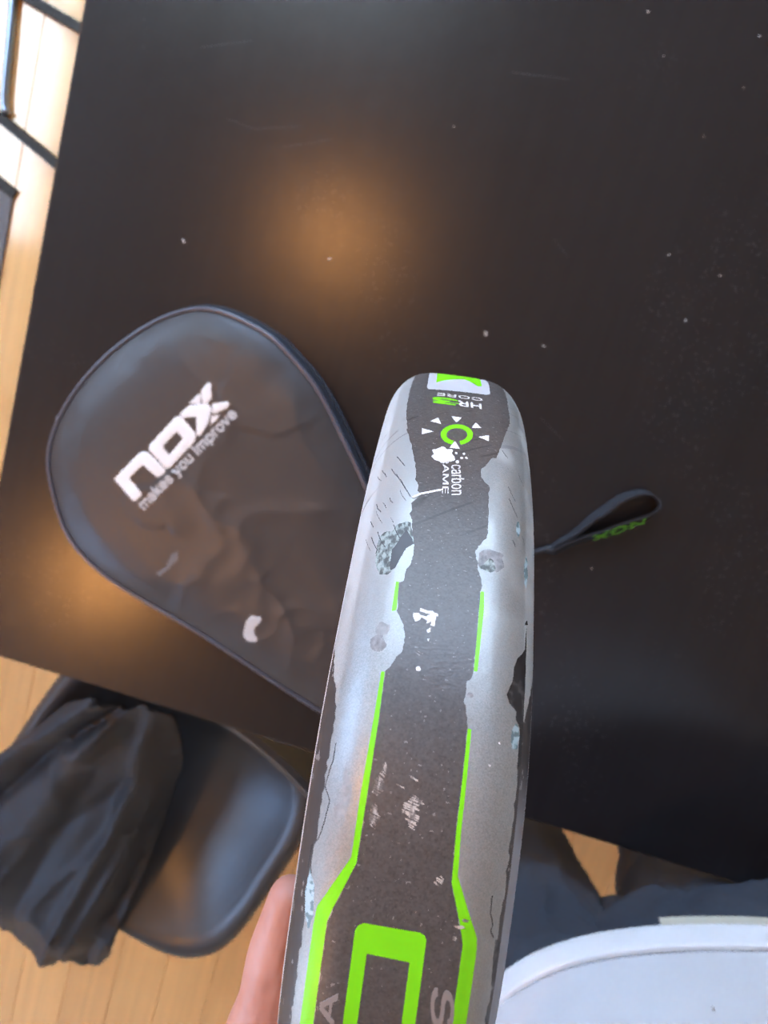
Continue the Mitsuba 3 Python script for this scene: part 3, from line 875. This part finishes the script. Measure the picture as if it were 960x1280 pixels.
tp, tf = tri_poly(bpoly.buffer(-.0035), .0032)
put('racket_bag__top_panel', (np.c_[tp, bag_z(tp)], tf), 'mat_bag', True)
side = [np.c_[bag + bn * o, np.full(len(bag), z)] for o, z in [(-.010, TT + .0006), (-.003, TT + .001), (-.0005, TT + .004), (.0015, TT + .014), (.0022, TT + .022), (.0012, TT + .031), (-.0015, RIMZ - .002), (-.0045, RIMZ)]]
put('racket_bag__side_band', loft(side, cap=False), 'mat_bag_side', True)
put('racket_bag__piping', tube(np.c_[bag - bn * .0022, np.full(len(bag), RIMZ)], .0022, 10, closed=True), 'mat_piping', True)
put('racket_bag__piping', tube(np.c_[bag - bn * .0005, np.full(len(bag), TT + .0032)], .0021, 10, closed=True), 'mat_piping', True)
for zz in (TT + .0185, TT + .0225):
    put('racket_bag__zip', tube(np.c_[bag + bn * .0020, np.full(len(bag), zz)], .0010, 6, closed=True), 'mat_black_metal', True)
put('racket_bag__zip_pull', box(-.3565, -.3525, -.176, -.160, TT + .012, TT + .026, .001), 'mat_dull', False)


def bag_print(name, poly, mat, h, edge=.0022, round_=0.0, label=None):
    if round_: poly = poly.buffer(-round_).buffer(round_)
    p, f = tri_poly(poly, edge)
    b = cKDTree(np.array(unary_union(poly).boundary.segmentize(.0008).coords) if poly.geom_type == 'Polygon' and not poly.interiors else
                np.vstack([np.array(r.segmentize(.0008).coords) for g in getattr(poly, 'geoms', [poly]) for r in [g.exterior, *g.interiors]]))
    d = b.query(p)[0]
    z = bag_z(p) + .0004 + h * (1 - np.exp(-d / .0012))
    k = put('racket_bag__top_panel__' + name, (np.c_[p, z], f), mat, True)
    if label: labels[k] = {'label': label}


LG = dict(
    n=[(-.2746, -.1965), (-.2557, -.1645), (-.252, -.162), (-.2479, -.1615), (-.2279, -.1725), (-.2272, -.1755), (-.2326, -.1822), (-.2355, -.1819), (-.2499, -.1748), (-.2599, -.1914), (-.2448, -.2013), (-.2446, -.2041), (-.2491, -.2113), (-.2519, -.2117)],
    o=[(-.2484, -.156), (-.2465, -.1519), (-.23, -.1219), (-.2269, -.1201), (-.2232, -.1206), (-.2083, -.1308), (-.2063, -.1351), (-.2069, -.1395), (-.224, -.1699), (-.2265, -.1714), (-.2294, -.1709), (-.2468, -.1597)],
    oi=[(-.2353, -.1524), (-.2256, -.1349), (-.2182, -.1393), (-.2273, -.1582)],
    x1=[(-.2266, -.1182), (-.2199, -.108), (-.2034, -.1011), (-.1984, -.1044), (-.1988, -.1204), (-.203, -.1324), (-.2064, -.1326), (-.2107, -.1163), (-.2232, -.1206)],
    x2=[(-.2203, -.106), (-.2138, -.0952), (-.2111, -.0951), (-.2098, -.1036)],
    x3=[(-.212, -.0913), (-.2077, -.083), (-.2045, -.0821), (-.2005, -.0948), (-.2034, -.1005), (-.208, -.1024)],
    x4=[(-.1988, -.0998), (-.1857, -.0939), (-.1825, -.0957), (-.1841, -.1003), (-.1946, -.1088), (-.1971, -.1089)],
    x5=[(-.1974, -.1117), (-.1899, -.1081), (-.1909, -.1126), (-.1958, -.1202)])
bag_print('logo_letter', Polygon(LG['n']), 'mat_logo', .0008, round_=.0008, label='raised white letter n')
bag_print('logo_letter', Polygon(LG['o']).difference(Polygon(LG['oi'])), 'mat_logo', .0008, label='raised white letter o')
bag_print('logo_letter', unary_union([Polygon(LG[k]).buffer(.0001) for k in ('x1', 'x2', 'x3')]).union(Polygon(LG['x4'])).union(Polygon(LG['x5'])), 'mat_logo', .0008, label='raised white letter x made of slanted strokes')


def bag_text(text, p0, p1, p2, mat):
    m = meshkit.text_mesh(text, 1.0, depth=0.0005, bold=True)
    v = np.array(m.vertices)
    x0, w = v[:, 0].min(), np.ptp(v[:, 0])
    p0, p1, p2 = map(np.array, (p0, p1, p2))
    q = p0 + ((v[:, :1] - x0) / w) * (p1 - p0) + v[:, 1:2] * (p2 - p0)
    put('racket_bag__top_panel__tagline', (np.c_[q, bag_z(q) + .0005 + v[:, 2]], m.faces), mat, False)


bag_text('makes you improve', (-.2392, -.2165), (-.1735, -.1030), (-.2477, -.2120), 'mat_tagline')
bag_text('makes you improve', (-.2386, -.2172), (-.1729, -.1037), (-.2471, -.2127), 'mat_tagline')
bag_print('scuff', Polygon([(-.1182, -.2973), (-.1145, -.289), (-.1048, -.2871), (-.1031, -.2906), (-.1085, -.3023), (-.1071, -.3079), (-.1022, -.3123), (-.105, -.3165), (-.1131, -.3179), (-.118, -.3134)]), 'mat_scuff', .0001, round_=.0012, label='white rubbed scuff')
bag_print('scuff', Polygon(rough_edge([(-.2033, -.2511), (-.1986, -.2469), (-.1968, -.2549), (-.2049, -.2692), (-.2121, -.2793), (-.2148, -.2762), (-.2075, -.2661)], .0015, .0015, 4)).buffer(0), 'mat_scuff_faint', .0001)

# ------------------------------------------------------------------ black chair at the near left corner, turned away from the table
SA, SB = np.array([.307, .952]), np.array([-.952, .307])
SC_ = np.array([-.246, -.775])


def cw(a, b, z): return np.stack([SC_[0] + SA[0] * a + SB[0] * b, SC_[1] + SA[1] * a + SB[1] * b, np.broadcast_to(z, np.shape(a))], -1)


tag('chair', 'black leather chair with a rounded seat at the table corner, dark garment over it', 'chair')
th = np.linspace(0, 2 * np.pi, 121)[:-1]
sup = lambda t, n: np.sign(t) * np.abs(t) ** (2 / n)
ca, cb = sup(np.cos(th), 4.2), sup(np.sin(th), 4.2)
rings = []
prof = [(.60, .375, 2.6), (.93, .376, 4.0), (.985, .390, 4.2), (1.0, .418, 4.2), (1.0, .438, 4.2), (.985, .456, 4.2), (.955, .467, 4.2), (.92, .4705, 4.0), (.87, .4665, 3.8)]
prof += [(q, .395 + .0715 * (q / .87) ** 2.6, 2.2 + 1.6 * q / .87) for q in np.linspace(.84, .05, 20)]
for s, z, ne in prof:
    ca, cb = sup(np.cos(th), ne), sup(np.sin(th), ne)
    rings.append(cw(.228 * s * ca, .232 * s * cb * (1 - .04 * ca), z - .006 * s ** 2 * (ca < 0) * ca ** 2))
put('chair__seat', loft(rings), 'mat_leather', True)
bt = np.linspace(-1, 1, 41)
pr = []
for t in bt:
    aa = .285 - .075 * abs(t) ** 2.4
    bb = .238 * t
    na, nb = (1.0, .0) if abs(t) < .01 else (1.0, .9 * t)
    l = math.hypot(na, nb); na, nb = na / l * .013, nb / l * .013
    top = .668 - .05 * abs(t) ** 3
    prof = []
    for k, (zz, o) in enumerate([(.47, 0.), (.47, 1.), (.58, 1.15), (top - .015, 1.), (top, .6), (top + .004, 0.), (top, -.6), (top - .015, -1.), (.58, -1.05), (.47, -1.)]):
        tilt = .035 * (zz - .47) / .22
        prof.append(cw(np.float64(aa + na * o + tilt), np.float64(bb + nb * o), zz))
    pr.append(prof)
put('chair__backrest', loft(np.array(pr)), 'mat_leather', 40)
for b in (-.12, .12):
    put('chair__backrest__bracket', tube([cw(np.float64(.15), np.float64(b), .40), cw(np.float64(.27), np.float64(b), .41), cw(np.float64(.297), np.float64(b), .46), cw(np.float64(.297), np.float64(b), .56)], .010, 10, sub=20), 'mat_black_metal', True)
for sa in (-1, 1):
    for sb in (-1, 1):
        put('chair__leg', tube([cw(np.float64(sa * .13), np.float64(sb * .14), .39), cw(np.float64(sa * .195), np.float64(sb * .20), .0)], [.015, .010], 12), 'mat_black_metal', True)

# ------------------------------------------------------------------ dark garment thrown over that chair
G = np.array([(-.274, -.464, .715), (-.25, -.494, .69), (-.208, -.453, .715), (-.196, -.497, .66), (-.191, -.568, .60), (-.196, -.642, .55), (-.205, -.683, .525), (-.214, -.774, .49), (-.226, -.872, .475),
              (-.242, -.98, .466), (-.257, -1.08, .435), (-.275, -1.118, .42), (-.303, -1.142, .41), (-.317, -1.12, .425), (-.325, -1.101, .432), (-.354, -1.156, .41), (-.4, -1.134, .42),
              (-.448, -1.11, .42), (-.507, -1.098, .40), (-.585, -1.054, .38), (-.614, -.956, .39), (-.559, -.823, .47), (-.49, -.742, .55), (-.426, -.661, .61), (-.351, -.554, .67), (-.311, -.496, .70)])
inner_pts = np.array([(-.245, -.56, .655), (-.25, -.62, .60), (-.28, -.70, .555), (-.29, -.80, .525), (-.32, -.92, .505), (-.36, -1.05, .475), (-.42, -.85, .515), (-.45, -.98, .495), (-.37, -.70, .58), (-.31, -.58, .68),
                      (-.34, -.63, .615), (-.52, -.95, .485), (-.24, -.80, .505), (-.25, -.93, .486), (-.27, -1.05, .468)])
ctl = np.vstack([G, inner_pts])
rbf = RBFInterpolator(ctl[:, :2], ctl[:, 2], kernel='thin_plate_spline', smoothing=1e-5)
gp = Polygon(make_interp_spline(np.arange(len(G) + 1), np.vstack([G[:, :2], G[:1, :2]]), k=1)(np.linspace(0, len(G), 300))).buffer(-.006).buffer(.012).buffer(-.006)
FOLDS = [(np.array([(-.196, -.60), (-.215, -.74), (-.243, -.90), (-.300, -1.127)]), .016, .011, -1), (np.array([(-.220, -.66), (-.262, -.86), (-.330, -1.107)]), .015, .014, 1),
         (np.array([(-.208, -.46), (-.240, -.64), (-.275, -.79), (-.318, -.95), (-.365, -1.14)]), .022, .016, 1), (np.array([(-.225, -.475), (-.30, -.66), (-.38, -.90), (-.43, -1.10)]), .012, .020, -1),
         (np.array([(-.240, -.478), (-.33, -.66), (-.45, -.92), (-.50, -1.08)]), .016, .024, 1), (np.array([(-.255, -.49), (-.33, -.585), (-.46, -.80), (-.58, -.98)]), .026, .012, -1),
         (np.array([(-.274, -.475), (-.35, -.57), (-.48, -.76), (-.60, -.95)]), .020, .016, 1), (np.array([(-.25, -.64), (-.29, -.72), (-.35, -.80)]), .007, .012, -1),
         (np.array([(-.31, -.72), (-.36, -.80), (-.43, -.84)]), .006, .012, 1)]


def seg_dist(p, line):
    d = np.full(len(p), 9.0)
    for a, b in zip(line[:-1], line[1:]):
        t = np.clip(((p - a) @ (b - a)) / ((b - a) @ (b - a)), 0, 1)
        d = np.minimum(d, np.linalg.norm(p - a - t[:, None] * (b - a), axis=1))
    return d


def garment_z(p):
    z = rbf(p)
    for line, amp, w, s in FOLDS:
        d = seg_dist(p, line) / (w * .8)
        z += s * amp * .95 * np.exp(-d ** 1.5)
    a_ = p @ np.array([.90, -.43]); b_ = p @ np.array([.43, .90])
    z += .006 * (meshkit.fbm(np.c_[p * 22, p[:, 0] * 0], 3, seed=31) - .5) + .009 * (1 - np.abs(2 * meshkit.fbm(np.c_[a_ * 20, b_ * 6, a_ * 0 + 2], 2, seed=33) - 1)) ** 5
    # stays on top of what it lies on: the seat and the backrest
    q = p - SC_
    a, b = q @ SA, q @ SB
    r = (np.abs(a / .228) ** 3.6 + np.abs(b / .232) ** 3.6) ** (1 / 3.6)
    z = np.where(r < 1.04, np.maximum(z, .407 + .074 * np.minimum(r / .87, 1) ** 2.6), z)
    return z


gpt, gft = tri_poly(gp, .0065)
gz = garment_z(gpt)
n_ = len(gpt)
gm = trimesh.Trimesh(np.vstack([np.c_[gpt, gz], np.c_[gpt, gz - .005]]), np.vstack([gft, gft[:, ::-1] + n_]), process=False)
e = np.sort(np.vstack([gft[:, [0, 1]], gft[:, [1, 2]], gft[:, [2, 0]]]), 1)
ue, ec = np.unique(e, axis=0, return_counts=True)
bd_e = ue[ec == 1]
gm = trimesh.Trimesh(gm.vertices, np.vstack([gm.faces, np.c_[bd_e[:, 0], bd_e[:, 1], bd_e[:, 1] + n_], np.c_[bd_e[:, 0], bd_e[:, 1] + n_, bd_e[:, 0] + n_]]), process=False)
tag(put('jacket', gm, 'mat_jacket', True), 'dark charcoal jacket thrown in folds over the black chair', 'jacket')

# ------------------------------------------------------------------ metal stand on the floor left of the table, grey bench beside it
tag('metal_stand', 'black metal stand with two floor rails and a bluish steel crossbar beside the table', 'stand')


def flat_bar(a, b, w, z0, z1):
    a, b = np.array(a), np.array(b)
    d = (b - a) / np.linalg.norm(b - a); n = np.array([-d[1], d[0]]) * w / 2
    pts = [np.r_[p + s * n, z] for p in (a, b) for s in (1, -1) for z in (z0, z1)]
    return trimesh.convex.convex_hull(np.array(pts))


put('metal_stand__rail', flat_bar((-.946, .196), (-.560, .032), .0165, .001, .020), 'mat_black_metal', False)
put('metal_stand__rail', flat_bar((-.975, .415), (-.560, .316), .0165, .001, .020), 'mat_black_metal', False)
put('metal_stand__crossbar', tube([(-.9215, .200, .0095), (-.9275, .2075, .0095), (-.931, .222, .0095), (-.9375, .30, .0095), (-.945, .387, .0095), (-.951, .46, .0095), (-.956, .52, .0095)], .0075, 12, sub=40), 'mat_blue_steel', True)
put('metal_stand__post', tube([(-.956, .52, .0095), (-.960, .56, .05), (-.965, .60, .45)], .0075, 12, sub=24), 'mat_blue_steel', True)
tag('floor_mat', 'thin grey floor mat with a dark border strip on the floor left of the table', 'mat')
mp = Polygon([(-.888, .062), (-1.30, .235), (-1.30, -.75), (-.888, -.75)])
put('floor_mat__pad', trimesh.creation.extrude_polygon(mp, .007, engine='earcut'), 'mat_grey_fabric', False)
put('floor_mat__border', flat_bar((-.884, .064), (-1.30, .238), .018, .0005, .0085), 'mat_black_metal', False)

# ------------------------------------------------------------------ the person who holds the racket, standing against the table edge
PF, PR = np.array([-.34, .94]), np.array([.94, .34])
PC = np.array([.40, -.545])


def pw(l, f, z): return np.array([PC[0] + PR[0] * l + PF[0] * f, PC[1] + PR[1] * l + PF[1] * f, z])


tag('person', 'person in a white shirt and dark trousers standing at the table, holding the racket', 'person')
lsh, lel, lwr = pw(-.175, -.02, 1.405), np.array([.150, -.585, 1.125]), rw([-.022, .185, .185])
rsh, rel, rwr = pw(.175, -.02, 1.405), np.array([.660, -.560, 1.11]), np.array([.695, -.575, .86])
HL, HR = np.array([.281, -.577, .90]), np.array([.459, -.513, .90])
KL, KR = np.array([.235, -.612, .49]), np.array([.560, -.585, .48])
AL, AR = np.array([.180, -.645, .10]), np.array([.640, -.610, .10])
hc = np.array([.385, -.500, 1.635])
fw = np.array([-.45, .80, -.40]); fw /= np.linalg.norm(fw)
up = np.array([-.2, .36, .91]); up -= fw * (fw @ up); up /= np.linalg.norm(up)
sd = np.cross(fw, up)


def hd(s, u, f): return hc + sd * s + up * u + fw * f


def L_(x, y, z): return rw([x, y, z])


torso = [[(pw(0, 0, .95), .13), (pw(0, 0, 1.15), .125), (pw(0, -.02, 1.32), .12)], [(pw(-.09, 0, .95), .09), (pw(-.10, -.01, 1.3), .10), (lsh, .052)], [(pw(.09, 0, .95), .09), (pw(.10, -.01, 1.3), .10), (rsh, .052)],
         [(pw(0, -.03, 1.38), .08), (pw(0, .0, 1.47), .056), (hd(0, -.07, -.03), .056)]]
head = [[(hd(0, .03, -.02), .088), (hd(0, .03, .01), .082)], [(hd(0, .0, .02), .072), (hd(0, -.075, .055), .036)], [(hd(-.04, -.04, .03), .035), (hd(0, -.085, .060), .030)], [(hd(.04, -.04, .03), .035), (hd(0, -.085, .060), .030)],
        [(hd(0, .025, .088), .010), (hd(0, -.018, .108), .014)], [(hd(-.030, .035, .080), .012), (hd(.030, .035, .080), .012)],
        [(hd(-.082, .02, -.01), .012), (hd(-.086, -.02, .0), .011)], [(hd(.082, .02, -.01), .012), (hd(.086, -.02, .0), .011)]]
arms = [[(lsh, .05), (lel, .040), (lwr, .027)], [(rsh, .05), (rel, .040), (rwr, .028)]]
legs = [[(HL, .09), (KL, .055), (AL, .042)], [(HR, .09), (KR, .055), (AR, .042)], [(pw(-.06, 0, .93), .11), (HL, .09)], [(pw(.06, 0, .93), .11), (HR, .09)],
        [(AL - [0, 0, .05], .035), (AL + [-.03, .14, -.065], .028)], [(AR - [0, 0, .05], .035), (AR + [.0, .15, -.065], .028)]]
# left hand on the racket: the palm under the rim, the thumb up along the near face, four fingers round to the far face
hand = [[(lwr, .027), (L_(-.026, .150, .135), .019)], [(lwr, .027), (L_(-.010, .150, .205), .019)], [(lwr, .026), (L_(-.004, .146, .245), .017)], [(L_(-.026, .150, .135), .018), (L_(-.010, .150, .205), .018)],
        [(L_(-.010, .150, .205), .018), (L_(-.004, .146, .245), .016)],
        [(L_(-.026, .155, .150), .0165), (L_(-.0315, .118, .120), .0112), (L_(-.0308, .092, .107), .0112), (L_(-.0290, .077, .100), .0094), (L_(-.0280, .060, .093), .0086), (L_(-.0262, .040, .085), .0058)]]
for k, (z, w) in enumerate([(.175, .0), (.196, .003), (.217, .002), (.237, -.004)]):
    r = [.0090, .0092, .0088, .0078][k]
    ext = [.0, -.006, -.002, .010][k]
    hand.append([(L_(-.004, .146, z), r + .004), (L_(.020, .138, z - .003), r + .001), (L_(.034, .115, z - .004), r), (L_(.0315, .088 + ext, z - .002), r - .0005), (L_(.0300, .070 + ext, z + .001), r - .0012)])
rh = rwr
rdir = np.array([.02, .03, -.26]); rdir /= np.linalg.norm(rdir)
rs = np.cross(rdir, [1.0, .2, 0]); rs /= np.linalg.norm(rs)
rp = rh + rdir * .085
for k in range(4):
    o = (k - 1.5) * .021
    b = rp + rs * o
    hand.append([(rh, .022), (b, .013)])
    ln = [.030, .034, .032, .025][k]
    curl = np.array([-.5, .3, 0])
    hand.append([(b, .0105), (b + rdir * ln, .0095), (b + rdir * (ln * 1.7) + curl * .018, .0088), (b + rdir * (ln * 2.2) + curl * .040, .0078)])
hand.append([(rh + rdir * .02, .018), (rh + rdir * .05 + rs * -.035 + curl * .02, .0125), (rh + rdir * .085 + rs * -.045 + curl * .04, .010), (rh + rdir * .105 + rs * -.045 + curl * .06, .0085)])
body = hulls(torso + head + arms + legs, .012, 8)
hnd = hulls(hand, .0035, 8)
bm = Manifold(m3.Mesh(np.array(body.vertices, np.float32), np.array(body.faces, np.uint32)))
hm = Manifold(m3.Mesh(np.array(hnd.vertices, np.float32), np.array(hnd.faces, np.uint32)))
un = (bm + hm).to_mesh()
bodym = trimesh.Trimesh(un.vert_properties[:, :3], un.tri_verts, process=True)
put('person__body', bodym, 'mat_skin', True)
# thumb nail
nb = L_(-.0375, .022, .0715)
for s in (-1, 1):
    eye = trimesh.creation.icosphere(2, .0115); eye.apply_translation(hd(.031 * s, .012, .079)); put('person__eye', eye, 'mat_eye', True)
    pu = trimesh.creation.icosphere(2, .0055); pu.apply_translation(hd(.031 * s, .012, .087)); put('person__eye__iris', pu, 'mat_hair', True)
    put('person__eyebrow', tube([hd(.014 * s, .035, .092), hd(.032 * s, .040, .090), hd(.048 * s, .033, .080)], .003, 8, sub=12), 'mat_hair', True)
put('person__lips', tube([hd(-.024, -.052, .086), hd(-.008, -.049, .094), hd(.008, -.049, .094), hd(.024, -.052, .086)], [.002, .0045, .0045, .002], 8, sub=16), 'mat_lips', True)
hair = hulls([[(hd(0, .055, -.03), .088), (hd(0, .06, .0), .082)], [(hd(0, .02, -.05), .080), (hd(0, -.03, -.05), .060)], [(hd(0, .09, .03), .05), (hd(0, .075, .055), .034)], [(hd(-.05, .05, .0), .045), (hd(-.072, .01, -.02), .024)], [(hd(.05, .05, .0), .045), (hd(.072, .01, -.02), .024)]], .008, 6)
hair.vertices += (.004 * (meshkit.fbm(hair.vertices * 90, 2, seed=4) - .5))[:, None] * hair.vertex_normals * 2
put('person__hair', hair, 'mat_hair', True)
# shirt
ta = np.linspace(0, 2 * np.pi, 161)[:-1]
sl, sf = sup(np.cos(ta), 2.6), sup(np.sin(ta), 2.6)


def shirt_ring(z, f0, a, b, ripple=0.0):
    w = 1 + ripple * (meshkit.fbm(np.c_[np.cos(ta) * 2.2, np.sin(ta) * 2.2, np.full(160, z * 5)], 2, seed=6) - .5)
    return PC + (PR * (a * w * sl)[:, None] + PF * ((b * w * sf) + f0)[:, None]), z


def shirt_mesh(levels):
    zs = np.array([l[0] for l in levels]); sp = make_interp_spline(zs, np.array(levels)[:, 1:], k=2)
    out = []
    for z in np.linspace(zs[0], zs[-1], max(3, int((zs[-1] - zs[0]) / .006))):
        f0, a, b = sp(z)
        p, _ = shirt_ring(z, f0, a, b, .035)
        # soft horizontal sag folds on the front
        out.append(np.c_[p, np.full(160, z) + .0 * ta])
    return out


LV = [(.932, 0, .221, .183), (1.0, 0, .222, .184), (1.1, -.005, .218, .178), (1.2, -.01, .215, .165), (1.3, -.015, .215, .150), (1.38, -.02, .205, .128), (1.43, -.02, .165, .105), (1.465, -.015, .098, .078), (1.48, -.010, .075, .068)]
rg = shirt_mesh(LV)
put('person__shirt', loft([r for r in rg if r[0, 2] >= .957] , cap=False), 'mat_shirt', True)
sleeves = hulls([[(lsh, .062), (lsh + (lel - lsh) * .62, .056)], [(rsh, .062), (rsh + (rel - rsh) * .62, .056)]], .008, 6)
for s_, e_ in ((lsh, lel), (rsh, rel)):
    put('person__shirt__sleeve', hulls([[(s_, .066), (s_ + (e_ - s_) * .6, .056)]], .008, 5), 'mat_shirt', True)
hem = [r for r in rg if r[0, 2] < .957]
outw = lambda r, o: np.c_[r[:, :2] + (r[:, :2] - PC) / np.linalg.norm(r[:, :2] - PC, axis=1, keepdims=True) * o, r[:, 2]]
hz = [outw(hem[0], -.006) + [0, 0, .004], outw(hem[0], -.003) + [0, 0, -.0005], outw(hem[0], .0012)] + [outw(r, .0016) for r in hem[1:]] + [outw(hem[-1], .0002) + [0, 0, .0012], outw(hem[-1], -.003) + [0, 0, .002]]
put('person__shirt__hem', loft(hz, cap=False), 'mat_hem', True)
# waistband that shows below the shirt at the front
wb = []
i0 = np.argmin(np.abs(ta - np.radians(97)))
for k in range(0, 60):
    j = (i0 - k) % 160
    p = hem[0][j]; o = (p[:2] - PC) / np.linalg.norm(p[:2] - PC)
    q = [np.r_[p[:2] + o * t, z] for t, z in [(-.004, .924), (.0012, .924), (.0020, .929), (.0012, .934), (-.004, .936)]]
    wb.append(q)
put('person__trousers__waistband', loft(np.array(wb)), 'mat_waistband', 30)
spk = trimesh.creation.icosphere(1, 1.0); spk.vertices *= [.0010, .0004, .0026]; spk.apply_translation((.3110, -.3824, 1.0150))
put('person__shirt__speck', spk, 'mat_rub', True)
tr = hulls([[(pw(0, .0, .925), .15), (pw(0, -.005, .86), .13)], [(pw(-.085, .01, .915), .112), (HL + [0, 0, -.03], .105)], [(pw(.085, .01, .915), .112), (HR + [0, 0, -.03], .108)],
            [(HL + [0, 0, -.02], .105), (np.array([.272, -.600, .72]), .092), (KL + [.012, 0, 0], .076), (AL + [0, 0, -.01], .060)],
            [(HR + [0, 0, -.02], .108), (np.array([.468, -.568, .715]), .096), (KR + [-.035, 0, 0], .080), (AR + [0, 0, -.01], .060)],
            [(pw(0, -.01, .85), .11), (np.array([.372, -.572, .735]), .052)], [(pw(.045, .058, .868), .086), (pw(.20, .060, .862), .090)]], .009, 10)
q = tr.vertices
tr.vertices = q + tr.vertex_normals * (.010 * (meshkit.fbm(q * [16, 16, 9], 3, seed=14) - .5) + .009 * ((1 - np.abs(2 * meshkit.fbm(q * [26, 26, 12], 2, seed=15) - 1)) ** 4))[:, None]
put('person__trousers', tr, 'mat_trousers', True)
for an, dx in ((AL, -.03), (AR, .0)):
    put('person__shoe', hulls([[(an + [0, -.04, -.058], .042), (an + [dx, .17, -.064], .036)], [(an + [0, 0, -.02], .05), (an + [dx * .5, .08, -.055], .042)]], .008, 4), 'mat_shoe', True)
